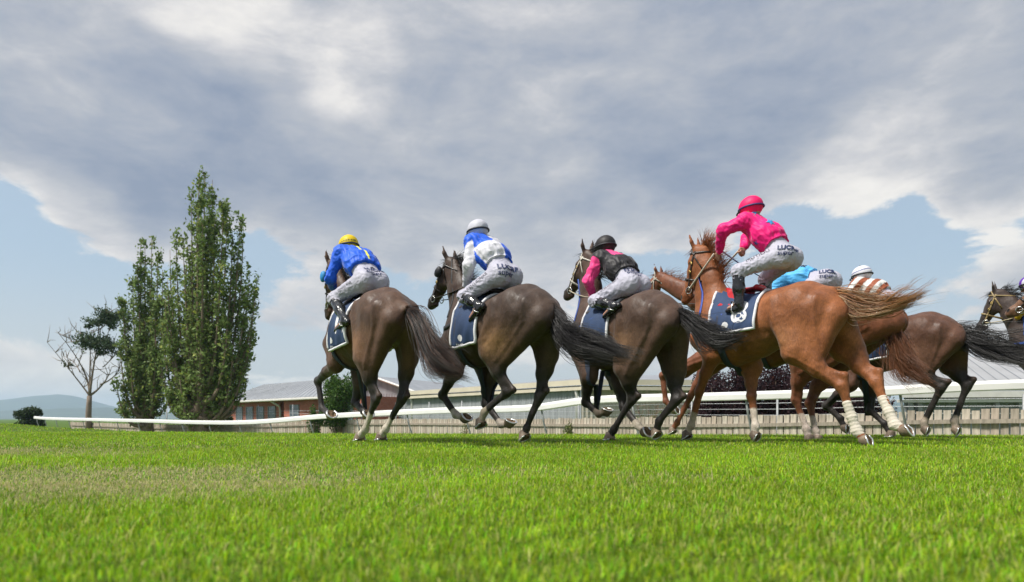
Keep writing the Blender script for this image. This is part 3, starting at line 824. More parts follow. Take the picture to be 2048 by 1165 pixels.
# gum tree, half dead
def gum():
    r = np.random.default_rng(3); Y = 44; o = at(178, 838, Y); o[2] = -1.3
    t = empty('gum_tree', tuple(o)); tag(t, 'half dead gum tree with bare pale branches and two dark leaf clumps', 'tree')
    L = lambda px, py, dy=0: at(px, py, Y + dy) - o
    b = MB(); fork = L(179, 792)
    limb(b, [V(.0, 0, -.2), L(177, 830), L(178, 810), fork], .20, .14, 10)
    br = [(fork, L(165, 740), L(148, 672), .15), (fork, L(152, 765), L(122, 690), .11), (L(160, 745), L(140, 720), L(120, 712), .06), (fork, L(185, 720), L(203, 645), .17), (fork, L(180, 720), L(172, 660), .13),
          (fork, L(205, 770), L(232, 735), .14), (L(200, 770), L(228, 755), L(240, 720), .09), (L(190, 720), L(215, 690), L(222, 640), .09), (L(194, 690), L(190, 650), L(182, 628), .07), (L(170, 700), L(178, 680), L(180, 660), .05),
          (L(150, 690), L(140, 680), L(137, 672), .04), (L(145, 745), L(130, 735), L(132, 725), .04), (L(205, 735), L(225, 715), L(229, 690), .06), (L(158, 725), L(168, 690), L(163, 668), .05), (L(196, 660), L(212, 645), L(228, 625), .06)]
    tips = []
    for a, m_, e, rad in br:
        p = bez(a, m_ + V(0, r.normal(0, .4), 0), e + V(0, r.normal(0, .6), 0), 9); limb(b, p, rad * .6, .012, 6); tips.append(p)
        for _ in range(10):
            k = r.integers(2, 9); q = p[min(k, 8)]; e2 = q + r.normal(0, .38, 3) + V(0, 0, .4)
            b.tube([q, (q + e2) / 2 + r.normal(0, .06, 3), e2], [.025, .018, .006], 4)
    b.build('trunk', palebark, t, True)
    P_ = []
    for px, py, rx, rz, n in ((190, 640, .45, .22, 700), (215, 632, .55, .28, 1100), (233, 628, .5, .32, 1000), (200, 690, .75, .38, 2000), (216, 684, .45, .4, 900), (186, 683, .4, .3, 700), (208, 700, .35, .25, 500), (136, 731, .16, .14, 150), (176, 650, .2, .15, 200), (225, 650, .4, .3, 500)):
        for _ in range(6):
            c = L(px, py) + r.normal(0, 1, 3) * V(rx * .8, rx * .8, rz * .7)
            P_.append(c + r.normal(0, 1, (n // 12, 3)) * V(rx, rx, rz) * .42)
    P_ = np.concatenate(P_); cc = leafcolor(len(P_), (.075, .115, .065), .45, 3, .08)
    v, f, c = leafmesh(P_, .085, cc, seed=5); tag(mesh_obj('crown', v, f, leafm, t, col=c), kind='stuff')
gum()

def shrub(name, label, px, Y, top, w, n, col, zb=-1.3, size=.06, seed=0, group=None, cat='shrub', lumps=9, yellow=.1, stemmat=None, tall=1.0):
    r = np.random.default_rng(seed); o = at(px, 838, Y); o[2] = zb
    t = empty(name, tuple(o)); tag(t, label, cat, group)
    h = (CAMZ + (HOR - top) / FPX * Y) - zb; b = MB(); P_ = []
    for i in range(lumps):
        an = r.uniform(0, 6.28); rr = w / 2 * r.uniform(.1, .8); hh = h * r.uniform(.35, .93)
        hh = min(hh, h * (1 - .35 * (rr / (w / 2)) ** 2))
        c = V(math.cos(an) * rr, math.sin(an) * rr * .8, hh)
        limb(b, bez(V(r.normal(0, .05), r.normal(0, .05), -.1), c * V(.4, .4, .6), c, 6), .05, .012, 5)
        s = V(w * .18, w * .18, h * .16 * tall) * r.uniform(.7, 1.2)
        q = r.normal(0, 1, (n // lumps, 3)); q /= np.linalg.norm(q, axis=1)[:, None]; q *= (r.random((len(q), 1)) ** .4)
        P_.append(c + q * s * 1.25)
    b.build('stem', stemmat or bark, t, True)
    P_ = np.concatenate(P_); P_ = P_[P_[:, 2] > .02]
    v, f, c = leafmesh(P_, size, leafcolor(len(P_), col, .4, seed, yellow), seed=seed)
    tag(mesh_obj('foliage', v, f, leafm, t, col=c), kind='stuff')
    return t
shrub('leafy_shrub', 'bright green upright shrub growing by the palings in front of the brick building', 675, 33, 752, 1.6, 9000, (.07, .135, .03), size=.06, seed=21, lumps=22)
shrub('leafy_shrub', 'narrow green sapling against the palings left of the upright shrub', 628, 32.5, 820, .8, 1500, (.07, .13, .03), size=.05, seed=22)
shrub('dark_bush', 'rounded dark bush at the far left end of the rail', 62, 60, 815, 2.7, 3500, (.035, .06, .022), size=.11, seed=23, lumps=14)
shrub('distant_tree', 'yellowish green treetop showing behind the brick building roof', 505, 100, 775, 5.0, 2500, (.09, .11, .035), size=.16, seed=24, lumps=10, cat='tree')
shrub('green_bush', 'low yellow green bush at the foot of the taller poplar', 448, 40, 800, 1.2, 2500, (.09, .13, .03), size=.07, seed=25)
for i, (px, Y, tp, w) in enumerate([(1420, 19.5, 752, 1.6), (1475, 20, 738, 1.9), (1540, 20.5, 733, 1.9), (1610, 20, 738, 1.8), (1675, 19.6, 752, 1.6), (1735, 20.5, 790, 1.5)]):
    lab = ['dark purple leaved shrub with ragged edge, leftmost of the purple row', 'dark purple leaved shrub seen between the forelegs of the chestnut horses', 'tallest dark purple leaved shrub behind the bright chestnut horse belly',
           'dark purple leaved shrub right of the tallest one', 'dark purple leaved shrub behind the chestnut hind legs', 'small low purple leaved shrub at the right end of the purple row'][i]
    shrub('purple_shrub', lab, px, Y, tp, w, 11000, (.05, .026, .032), size=.042, seed=40 + i, group='purple shrubs behind the palings', lumps=24, yellow=.06)
def bare_bush(px, Y, label, seed):
    r = np.random.default_rng(seed); o = at(px, 838, Y); o[2] = -1.2; t = empty('bare_bush', tuple(o)); tag(t, label, 'bush', 'bare bushes by the cream wall')
    b = MB()
    for i in range(26):
        an = r.uniform(0, 6.28); ln = r.uniform(1.2, 2.4); out = r.uniform(.1, .9)
        e = V(math.cos(an) * out, math.sin(an) * out * .6, ln); p = bez(V(0, 0, 0), e * V(.3, .3, .6), e, 7); b.tube(p, [.02, .017, .014, .011, .009, .007, .004], 4)
        for _ in range(4):
            q = p[r.integers(2, 6)]; e2 = q + r.normal(0, .18, 3) + V(0, 0, .2); b.tube([q, e2], [.008, .003], 3)
    b.build('branches', bark, t)
    P_ = r.normal(0, 1, (260, 3)) * V(.45, .3, .18) + V(0, 0, 1.35); v, f, c = leafmesh(P_, .035, leafcolor(260, (.10, .15, .03), .3, seed), seed=seed); tag(mesh_obj('leaves', v, f, leafm, t, col=c), kind='stuff')
bare_bush(1300, 21.5, 'thin leafless bush in front of the cream wall, left of two', 61); bare_bush(1362, 22.5, 'thin leafless bush beside the purple shrubs, right of two', 62)
# creeping weeds at the fence foot
for i, (px, Y, lab) in enumerate([(930, 26.0, 'small weed clump at the fence behind the second horse'), (1140, 20.8, 'small weed clump at the fence between second and third horse')]):
    shrub('weed_clump', lab, px, Y, 846, .7, 400, (.12, .15, .05), size=.035, seed=70 + i, group='weeds at the fence', cat='weed', lumps=5)

# ---------------------------------------------------------------- air
hz = MB(); hz.box((0, 0, 68), (9600, 9600, 146))
m, nt, bs = newmat('air'); nt.nodes.remove(bs)
pv = N(nt, 'ShaderNodeVolumePrincipled'); pv.inputs['Color'].default_value = (.62, .78, 1.0, 1); pv.inputs['Density'].default_value = .00024; pv.inputs['Anisotropy'].default_value = .2
nt.links.new(pv.outputs[0], nt.nodes['Material Output'].inputs['Volume'])
tag(hz.build('haze', m), 'thin blue haze in front of the distant hills', 'haze', kind='stuff')

# ================================================================== HORSES
hoof_m = mat_plain('hoof_horn', (.19, .14, .10), .6, .4, 18.0, .3, 60)
sole_m = mat_plain('hoof_sole', (.17, .11, .06), .8, .4, 30.0, .7, 50)
shoe_m = mat_plain('horseshoe_metal', (.82, .82, .80), .30, .12, 20.0, metal=.7)
leather = mat_plain('dark_leather', (.022, .016, .013), .4, .3, 20.0, .2, 60)
steel = mat_plain('bit_steel', (.6, .6, .58), .28, .1, metal=.9)
brass = mat_plain('brass_fitting', (.55, .40, .13), .35, .15, metal=.8)
eye_m = mat_plain('horse_eye', (.012, .008, .006), .06, .1, coat=.6)
def coat_material():
    m, nt, bs = newmat('horse_coat')
    at_ = N(nt, 'ShaderNodeAttribute', attribute_name='col'); tc = N(nt, 'ShaderNodeTexCoord')
    def nz(scale, detail, rough, stretch=None, dist=0.0):
        n = N(nt, 'ShaderNodeTexNoise'); n.inputs['Scale'].default_value = scale; n.inputs['Detail'].default_value = detail; n.inputs['Roughness'].default_value = rough; n.inputs['Distortion'].default_value = dist
        if stretch:
            mp = N(nt, 'ShaderNodeMapping'); mp.inputs['Scale'].default_value = stretch; nt.links.new(tc.outputs['Object'], mp.inputs[0]); nt.links.new(mp.outputs[0], n.inputs[0])
        else: nt.links.new(tc.outputs['Object'], n.inputs[0])
        return n.outputs[0]
    big = nz(5.0, 6, .6, None, .6); mid_ = nz(26, 5, .6); hairs = nz(160, 3, .6, (1.0, 1.0, .22)); lump = nz(13, 3, .5, (1, 1, .55))
    c = mixc(nt, 1.0, at_.outputs['Color'], ramp(nt, big, [(.28, (.66, .62, .58)), (.72, (1.34, 1.34, 1.32))]), 'MULTIPLY')
    c = mixc(nt, 1.0, c, ramp(nt, hairs, [(.3, (.74,) * 3), (.7, (1.26,) * 3)]), 'MULTIPLY')
    c = mixc(nt, 1.0, c, ramp(nt, mid_, [(.3, (.85,) * 3), (.7, (1.15,) * 3)]), 'MULTIPLY')
    fl = nz(75, 2, .5); c = mixc(nt, ramp(nt, fl, [(.70, (0, 0, 0)), (.76, (.35, .35, .35))]), c, (.22, .17, .12))      # flecks of dirt
    nt.links.new(c, bs.inputs['Base Color'])
    nt.links.new(ramp(nt, big, [(.3, (.42,) * 3), (.7, (.68,) * 3)]), bs.inputs['Roughness'])
    bs.inputs['Specular IOR Level'].default_value = .34; bs.inputs['Sheen Weight'].default_value = .08
    vor = N(nt, 'ShaderNodeTexVoronoi', feature='DISTANCE_TO_EDGE'); vor.inputs['Scale'].default_value = 4.2
    wn = N(nt, 'ShaderNodeTexNoise'); wn.inputs['Scale'].default_value = 6; nt.links.new(tc.outputs['Object'], wn.inputs[0])
    wv = VM(nt, 'ADD', tc.outputs['Object'], VM(nt, 'SCALE', wn.outputs['Color']).outputs[0]); wv_in = wv.inputs[1].links[0].from_node; wv_in.inputs['Scale'].default_value = .25
    nt.links.new(wv.outputs[0], vor.inputs['Vector'])
    vein = ramp(nt, vor.outputs['Distance'], [(0.0, (1, 1, 1)), (.035, (0, 0, 0))])
    h = M_(nt, 'ADD', M_(nt, 'MULTIPLY', lump, .9), M_(nt, 'ADD', M_(nt, 'MULTIPLY', hairs, .10), M_(nt, 'MULTIPLY', M_(nt, 'MULTIPLY', vein, big), .12)))
    bp = N(nt, 'ShaderNodeBump'); bp.inputs['Strength'].default_value = .55; bp.inputs['Distance'].default_value = .022
    nt.links.new(h, bp.inputs['Height']); nt.links.new(bp.outputs[0], bs.inputs['Normal'])
    return m
coat_m = coat_material()
hair_m = mat_attr('horse_hair', rough=.42, var=.15, nscale=6, bump=0.0, spec=.4)

def strands(name, gens, mat, parent, seg=9):
    """gens: list of (points (k,3), width, colour); each strand a thin three sided tapered tube"""
    vs, fs, cs = [], [], []; b = 0
    for pts, wd, col in gens:
        n = len(pts); t = np.gradient(pts, axis=0); t /= np.linalg.norm(t, axis=1)[:, None] + 1e-9
        ref = V(.3, .9, .2); u = np.cross(t, ref); u /= np.linalg.norm(u, axis=1)[:, None] + 1e-9; w = np.cross(t, u)
        tp = np.linspace(0, 1, n); rad = wd * (1 - .85 * tp ** 1.6)
        rad[0] *= .6
        ring = np.stack([pts + rad[:, None] * (math.cos(a) * u + math.sin(a) * w) for a in (0, 2.094, 4.189)], 1)
        vs.append(ring.reshape(-1, 3)); cs.append(np.repeat(np.asarray(col)[None], n * 3, 0))
        i = np.arange(n - 1)[:, None] * 3 + b; k = np.arange(3)[None]; k2 = (k + 1) % 3
        fs.append(np.stack([i + k, i + k2, i + 3 + k2, i + 3 + k], -1).reshape(-1, 4)); b += n * 3
    return mesh_obj(name, np.concatenate(vs), np.concatenate(fs), mat, parent, True, np.concatenate(cs))

def guide(pts, n):
    p = smooth_path(pts, 8); d = np.concatenate([[0], np.cumsum([np.linalg.norm(p[i + 1] - p[i]) for i in range(len(p) - 1)])]); A = np.array(p)
    s = np.linspace(0, d[-1], n); return np.stack([np.interp(s, d, A[:, j]) for j in range(3)], 1), d[-1]

def make_hoof(parent, fet, hoof, sock, grounded, side, flex=40):
    fet = np.asarray(fet, float); hoof = np.asarray(hoof, float)
    ax = hoof - fet; ax /= np.linalg.norm(ax)
    lat = V(0, 1, 0); front = np.cross(ax, lat); front /= np.linalg.norm(front)
    if grounded:
        ax = V(.35, 0, -.94) * .6 + ax * .4; ax = ax / np.linalg.norm(ax); front = V(1, 0, 0)
        ax2 = V(0, 0, -1)
    else:
        ax2 = ax * math.cos(R(flex)) - front * math.sin(R(flex))
    ax2 = ax2 / np.linalg.norm(ax2); front = front - ax2 * (front @ ax2); front /= np.linalg.norm(front)
    lat = np.cross(ax2, front)
    top = hoof - ax2 * .045 - front * .012; n = 20
    vs = []
    prof = [(0, .043, .0), (.03, .053, .004), (.06, .061, .010), (.080, .065, .014)]
    for h, r, fo in prof:
        for k in range(n):
            a = 2 * math.pi * k / n
            fr = math.cos(a); rr = r * (1.10 if fr > 0 else .92)
            hh = h * (1.0 if fr > -.3 else .82)
            vs.append(top + ax2 * hh + front * (rr * fr + fo) + lat * r * math.sin(a))
    fs = [(i * n + k, i * n + (k + 1) % n, (i + 1) * n + (k + 1) % n, (i + 1) * n + k) for i in range(3) for k in range(n)]
    fs.append(tuple(range(n))[::-1])
    h = mesh_obj('hoof', vs, fs, hoof_m, parent, True)
    # concave sole with frog, and the shoe round its rim
    c = top + ax2 * .066 + front * .012; ring = [vs[3 * n + k] * .985 + c * .015 for k in range(n)]
    inn = [c + (vs[3 * n + k] - c) * .72 - ax2 * .004 for k in range(n)]
    sv = ring + inn + [c - ax2 * .004]
    sf = [(k, (k + 1) % n, n + (k + 1) % n, n + k) for k in range(n)] + [(n + k, n + (k + 1) % n, 2 * n) for k in range(n)]
    mesh_obj('sole', sv, sf, sole_m, h, True)
    fb = MB(); fb.prism([c - front * .045 - lat * .02, c - front * .045 + lat * .02, c + front * .022], Vector(ax2 * .012)); fb.build('frog', sole_m, h)
    sb = MB(); pts = []
    for k in range(15):
        a = -2.45 + 4.9 * k / 14; fr = math.cos(a); r = .0600
        pts.append(top + ax2 * (.083 if fr > -.3 else .073) + front * (r * (1.10 if fr > 0 else .95) * fr + .014) + lat * r * math.sin(a))
    sb.tube(pts, .0115, 6, side=tuple(ax2), flat=.55); sb.build('horseshoe', shoe_m, h, True)

def horse(px, head, croup, Y, label, coat, points=None, hair=None, socks={}, opts={}):
    a = R(head); f = V(-math.sin(a), math.cos(a), 0); l = V(-math.cos(a), -math.sin(a), 0)
    O = V((croup[0] - 1024) / FPX * Y, Y, 0)
    zc = CAMZ + (HOR - croup[1]) / FPX * Y
    cz = V(0, 0, CAMZ)
    def un(p, lat):
        d = V((p[0] - 1024) / FPX, 1, (HOR - p[1]) / FPX)
        t = ((O + l * lat - cz) @ l) / (d @ l); P_ = cz + d * t
        return V((P_ - O) @ f, lat, P_[2])
    root = empty('racehorse', tuple(O), R(90) + a)
    tag(root, label, 'horse', 'galloping racehorses')
    W = opts.get('bulk', 1.0)
    dz = zc - 1.52            # croup height against the model horse
    zT = lambda z: z + dz
    F = Field()
    S = opts.get('len', 1.0)
    # ---- trunk
    st = [(-.30, 1.20, .13, .15), (-.16, 1.235, .205, .225), (.02, 1.265, .245, .25), (.25, 1.235, .235, .245), (.50, 1.165, .27, .30), (.72, 1.145, .265, .345), (.92, 1.17, .205, .33), (1.04, 1.14, .16, .25)]
    pts = [V(x * S, 0, zT(z)) for x, z, _, _ in st]; rads = [(w * W, h) for _, _, w, h in st]
    F.chain(pts, rads, .10)
    F.seg(V(-.05, 0, zT(1.455)), V(.35 * S, 0, zT(1.42)), (.07, .06), (.06, .05), .12)         # croup ridge
    F.seg(V(.70 * S, 0, zT(1.40)), V(.95 * S, 0, zT(1.44)), (.06, .08), (.07, .10), .12)        # withers
    WIT = V(.88 * S, 0, zT(1.53))
    # ---- hind legs
    legs = {}
    bones = []
    for s, nm in ((1, 'hl'), (-1, 'hr')):
        j = px[nm]; lat = opts.get('hlat', 1.0)
        stf, hock, fet, hf = un(j[0], s * .20), un(j[1], s * .125 * lat), un(j[2], s * .10 * lat), un(j[3], s * .10 * lat)
        legs[nm] = (stf, hock, fet, hf)
        hip = V(-.04, s * .15, zT(1.27)); ptB = V(-.31, s * .10, zT(1.18)); ptH = V(.20, s * .20, zT(1.36))
        fwd = hock - stf; fwd /= np.linalg.norm(fwd); bk_ = np.cross(fwd, V(0, 1, 0)); bk_ = -bk_ / np.linalg.norm(bk_)   # behind the gaskin
        mid = stf * .5 + hock * .5
        th = stf + (stf - hip) * .0
        F.seg(hip, th, (.13 * W, .19), (.095, .125), .09)
        F.seg(ptH, stf + V(.02, s * .01, .05), (.075, .10), (.075, .09), .07)                                      # front of thigh
        hs = stf * .62 + hock * .38 + bk_ * .045
        F.seg(ptB, hs, (.105, .115), (.062, .075), .07)                                           # hamstrings
        F.seg(V(-.18, s * .16, zT(1.32)), stf * .55 + hs * .45 + V(-.04, s * .02, .03), (.085, .11), (.06, .08), .045)  # biceps femoris
        F.ball(V(.02, s * .15, zT(1.37)), (.12, .17, .13), .06, axis=(0, 0, 1))                          # gluteal
        F.seg(stf, mid, (.085, .105), (.062, .078), .06)
        F.seg(mid, hock, (.060, .072), (.036, .046), .04)
        cann = fet - hock; cann /= np.linalg.norm(cann)
        cb = np.cross(cann, V(0, 1, 0)); cb = -cb / np.linalg.norm(cb)
        hp = hock - fwd * .015 + (bk_ + cb) / np.linalg.norm(bk_ + cb + 1e-6) * .074 - cann * .045
        F.seg(hs * .5 + hock * .5 + bk_ * .03, hp, (.018, .024), (.022, .024), .035)                  # achilles
        F.seg(hp, hock + cann * .09 + cb * .02, (.030, .030), (.026, .030), .03)
        F.ball(hock + cann * .01, (.043, .050, .056), .03)
        F.seg(hock, fet, (.031, .038), (.026, .031), .03)
        F.seg(hock + cann * .08 + cb * .026, fet + cb * .020, .018, .020, .012)                        # tendon
        F.ball(fet + cb * .006, (.037, .043, .043), .022)
        e = fet * .22 + hf * .78
        F.seg(fet, e, (.031, .034), (.037, .041), .02)
        F.ball(fet + cb * .035 + cann * .02, .018, .02)
        bones.append((nm, np.linalg.norm(stf - hock), np.linalg.norm(hock - fet), np.linalg.norm(fet - hf)))
    # ---- forelegs
    for s, nm in ((1, 'fl'), (-1, 'fr')):
        j = px[nm]; lat = opts.get('flat', 1.0)
        elb, kn, fet, hf = un(j[0], s * .165), un(j[1], s * .12 * lat), un(j[2], s * .10 * lat), un(j[3], s * .10 * lat)
        legs[nm] = (elb, kn, fet, hf)
        shp = V(1.04 * S, s * .135, zT(1.10)) * .7 + (elb + V(.22, -s * .02, .18)) * .3
        F.seg(V(.84 * S, s * .075, zT(1.42)), shp, (.075, .15), (.095, .105), .07)                           # shoulder blade
        F.seg(shp, elb, (.085, .10), (.085, .10), .07)
        F.seg(V(.74 * S, s * .15, zT(1.22)), elb + V(-.02, 0, .04), (.07, .12), (.065, .08), .06)                # triceps
        mid = elb * .5 + kn * .5; ax = (kn - elb) / np.linalg.norm(kn - elb); fr = np.cross(ax, V(0, 1, 0)); fr /= np.linalg.norm(fr)
        F.seg(elb, mid + fr * .01, (.070, .088), (.052, .062), .05); F.seg(mid + fr * .01, kn, (.052, .062), (.040, .044), .03)
        F.ball(kn + fr * .008, (.043, .046, .055), .03)
        cann = (fet - kn) / np.linalg.norm(fet - kn); cf = np.cross(cann, V(0, 1, 0)); cf /= np.linalg.norm(cf)
        F.seg(kn, fet, (.034, .040), (.028, .033), .03)
        F.seg(kn - cf * .028 + cann * .05, fet - cf * .022, .016, .018, .012)
        F.ball(fet - cf * .006, (.037, .042, .042), .025)
        e = fet * .22 + hf * .78
        F.seg(fet, e, (.030, .033), (.036, .040), .02); F.ball(fet - cf * .034 + cann * .02, .017, .02)
        bones.append((nm, np.linalg.norm(elb - kn), np.linalg.norm(kn - fet), np.linalg.norm(fet - hf)))
    F.ball(V(1.09 * S, .07, zT(1.12)), (.075, .07, .10), .05); F.ball(V(1.09 * S, -.07, zT(1.12)), (.075, .07, .10), .05)      # breast
    # ---- neck and head
    lh = opts.get('headlat', 0.0)
    poll, muz = un(px['poll'], lh), un(px['muz'], lh * opts.get('headturn', 1.0))
    hd = muz - poll; HL = np.linalg.norm(hd); hd /= HL
    sdv = V(0, 1, 0) - hd * (hd @ V(0, 1, 0)); sdv /= np.linalg.norm(sdv); fore = np.cross(hd, sdv)
    if fore[0] < 0: fore = -fore          # forehead side
    nb0 = V(.97 * S, 0, zT(1.27)); nbt = V(.90 * S, 0, zT(1.42))
    occ = poll - fore * .10 + hd * .03
    nm_ = nb0 * .45 + occ * .55 + opts.get('arch', V(0, 0, .03))
    F.seg(nb0, nm_, (.135, .235), (.080, .150), .11); F.seg(nm_, occ, (.080, .150), (.062, .100), .06)
    F.seg(nbt, nb0 * .3 + occ * .7 + V(-.02, 0, .06), (.06, .10), (.032, .06), .10)                        # crest
    c0 = poll - fore * .045 + hd * .02
    q = lambda t, d=0.0: poll + hd * HL * t - fore * d
    F.chain([q(.02, .06), q(.22, .085), q(.42, .085), q(.66, .068), q(.88, .052), q(1.0, .045)],
            [(.062, .060), (.082, .088), (.078, .085), (.052, .062), (.048, .052), (.050, .048)], .035, side=tuple(sdv))
    for s in (1, -1):
        F.ball(q(.34, .135) + sdv * s * .042, (.030, .085, .085), .035, axis=tuple(hd), side=tuple(sdv))             # cheek
        F.ball(q(.27, .040) + sdv * s * .070, (.022, .026, .034), .02, axis=tuple(hd), side=tuple(sdv))               # brow
        F.seg(q(.36, .045) + sdv * s * .062, q(.62, .050) + sdv * s * .045, .012, .010, .02)                        # facial crest
        F.ball(q(.93, .022) + sdv * s * .036, (.022, .026, .032), .02, axis=tuple(hd), side=tuple(sdv))
        F.ball(q(.95, .012) + sdv * s * .052, (.012, .014, .020), .012, axis=tuple(hd), side=tuple(sdv), neg=True)       # nostril
        eb = q(.01, .035) + sdv * s * .045
        ed = opts.get('ear', V(.25, 0, .95)); ed = ed / np.linalg.norm(ed); tip = eb + ed * .165 + sdv * s * .035
        em = eb * .55 + tip * .45 + sdv * s * .014
        F.seg(eb, em, (.026, .020), (.029, .017), .02, side=tuple(sdv)); F.seg(em, tip, (.029, .017), (.006, .006), .01, side=tuple(sdv))
        F.seg(em * .9 + eb * .1 + fore * .02 + sdv * s * .006, tip * .85 + em * .15 + fore * .012, (.013, .012), (.004, .006), .006, side=tuple(sdv), neg=True)
    F.seg(q(.90, .115), q(.98, .085), (.034, .026), (.030, .022), .025, side=tuple(sdv))                               # lower lip
    # ---- dock
    tp = [un(p, 0.0) for p in px['tail']]
    F.seg(V(-.24, 0, zT(1.36)), tp[0], (.05, .05), (.038, .038), .05); F.seg(tp[0], tp[0] * .6 + tp[1] * .4, .036, .026, .02)
    F.seg(V(-.47, 0, zT(1.28)), V(-.40, 0, zT(.85)), (.012, .06), (.015, .07), .05, neg=True)                          # cleft
    v, qd = F.mesh(.0125)
    v = laplace(v, qd, 1, .4)
    nr = vnormals(v, qd)
    # fine relief: ribs, veins and muscle fibres
    rib = np.exp(-((v[:, 0] - .55 * S) / .22) ** 2) * np.exp(-((v[:, 2] - zT(1.1)) / .2) ** 2)
    def line(pts, w, amp):
        nonlocal v
        best = np.full(len(v), 9.0)
        for a_, b_ in zip(pts[:-1], pts[1:]):
            a_ = np.asarray(a_, float); b_ = np.asarray(b_, float); d_ = b_ - a_; pv = v[:, [0, 2]]
            t_ = np.clip(((pv - a_) @ d_) / (d_ @ d_), 0, 1); best = np.minimum(best, np.linalg.norm(pv - a_ - t_[:, None] * d_, axis=1))
        return amp * np.exp(-(best / w) ** 2)
    xz = lambda p: (p[0], p[2])
    near = np.clip((np.abs(v[:, 1]) - .07) / .05, 0, 1); disp = np.zeros(len(v))
    for s, nm in ((1, 'hl'), (-1, 'hr')):
        stf_, hk_ = legs[nm][0], legs[nm][1]; sd_ = (v[:, 1] * s > .05) * near
        gk = stf_ * .6 + hk_ * .4
        disp += sd_ * line([(-.21, zT(1.36)), (-.20, zT(1.15)), (gk[0] - .07, gk[2] + .06)], .022, -.008)
        disp += sd_ * line([(-.08, zT(1.42)), (.00, zT(1.18)), (stf_[0] - .07, stf_[2] + .06), (gk[0] - .01, gk[2])], .03, -.003)
        disp += sd_ * line([(-.14, zT(1.40)), (-.09, zT(1.15)), (gk[0] - .04, gk[2] + .08)], .05, .004)
        disp += sd_ * line([(.20, zT(1.40)), (.20, zT(1.22)), (stf_[0] + .10, stf_[2] + .10)], .034, -.010)
        disp += sd_ * line([(.12, zT(1.40)), (.10, zT(1.2)), (stf_[0] + .02, stf_[2] + .06)], .05, .004)
        disp += sd_ * line([(stf_[0] + .03, stf_[2] - .02), xz(stf_ * .45 + hk_ * .55), xz(hk_)], .014, -.006)
    for s, nm in ((1, 'fl'), (-1, 'fr')):
        el_ = legs[nm][0]; sd_ = (v[:, 1] * s > .05) * near
        disp += sd_ * line([(.70 * S, zT(1.38)), (.74 * S, zT(1.12)), (el_[0] - .08, el_[2] + .05)], .022, -.010)
        disp += sd_ * line([(.84 * S, zT(1.40)), (.96 * S, zT(1.16)), (el_[0] + .06, el_[2] + .05)], .020, -.007)
        disp += sd_ * line([xz(el_), xz(legs[nm][0] * .5 + legs[nm][1] * .5), xz(legs[nm][1])], .012, -.005)
    disp += near * line([(.28, zT(1.02)), (.55 * S, zT(.98)), (.80 * S, zT(.93))], .03, -.006)
    v = v + nr * disp[:, None]
    v = v + nr * (.0022 * rib * np.sin(v[:, 0] * 75) + .0045 * snoise(v * V(1, 1, .55), 26, 5, 2) + .0022 * snoise(v * V(1, 1, .5), 62, 6, 2))[:, None]
    # ---- colours
    coat = np.asarray(coat, float)
    n1_ = snoise(v, 9.0, 17, 4)
    col = coat[None] * (1 + .16 * n1_)[:, None]
    lt = opts.get('light')      # paler flank / inner thigh hair
    if lt is not None:
        w_ = np.exp(-((v[:, 0] - .18) / .22) ** 2 - ((v[:, 2] - zT(.98)) / .16) ** 2)[:, None]
        col = col * (1 - w_) + np.asarray(lt) * w_
    pc = points if points is not None else coat
    if points is not None:
        for nm in legs:
            A_, B_, C_, D_ = legs[nm]
            A2 = A_ * .35 + B_ * .65
            col = paint(col, v, A2, B_, .07, np.asarray(points), .14); col = paint(col, v, B_, C_, .075, np.asarray(points), .03); col = paint(col, v, C_, D_, .08, np.asarray(points), .02)
        col = paint(col, v, muz, muz - hd * .10, .055, np.asarray(points), .06)
    for nm, (t0, c_) in socks.items():
        A_, B_, C_, D_ = legs[nm]
        p = C_ * (1 - t0) + B_ * t0
        col = paint(col, v, p, C_, .06, c_, .012); col = paint(col, v, C_, D_ + (D_ - C_) * .3, .07, c_, .01)
    if 'blaze' in opts:
        col = paint(col, v, q(.15, -.01), q(.85, -.005), opts['blaze'], (.6, .55, .5), .012)
    for s in (1, -1): col = paint(col, v, q(.95, .012) + sdv * s * .05, q(.96, .012) + sdv * s * .05, .018, (.01, .007, .006), .01)
    body = mesh_obj('body', v, qd, coat_m, root, True, np.clip(col, 0, .95))
    for s in (1, -1):
        eb_ = MB(); c_ = q(.285, .052) + sdv * s * .080
        for i in range(7):
            pass
        ef = Field().ball(c_, (.014, .018, .022), .005, axis=tuple(hd), side=tuple(sdv)); ev, eq = ef.mesh(.004); mesh_obj('eye', ev, eq, eye_m, root, True)
    for nm in legs:
        A_, B_, C_, D_ = legs[nm]
        make_hoof(root, C_, D_, None, D_[2] < opts.get('gz', .075) and D_[2] < C_[2] - .05, 1, opts.get('flex_' + nm, 54))
    # ---- tail
    hc = np.asarray(hair if hair is not None else (.012, .010, .010), float)
    r = np.random.default_rng(int(croup[0])); gens = []
    G, Lg = guide(tp, 40)
    T_ = np.gradient(G, axis=0); T_ /= np.linalg.norm(T_, axis=1)[:, None]
    nst = int(opts.get('tailn', 520) * 1.9); spr = opts.get('tailspread', .13) * .72
    clumps = r.normal(0, 1, (26, 3)); cl_w = r.uniform(.5, 1.2, 26)
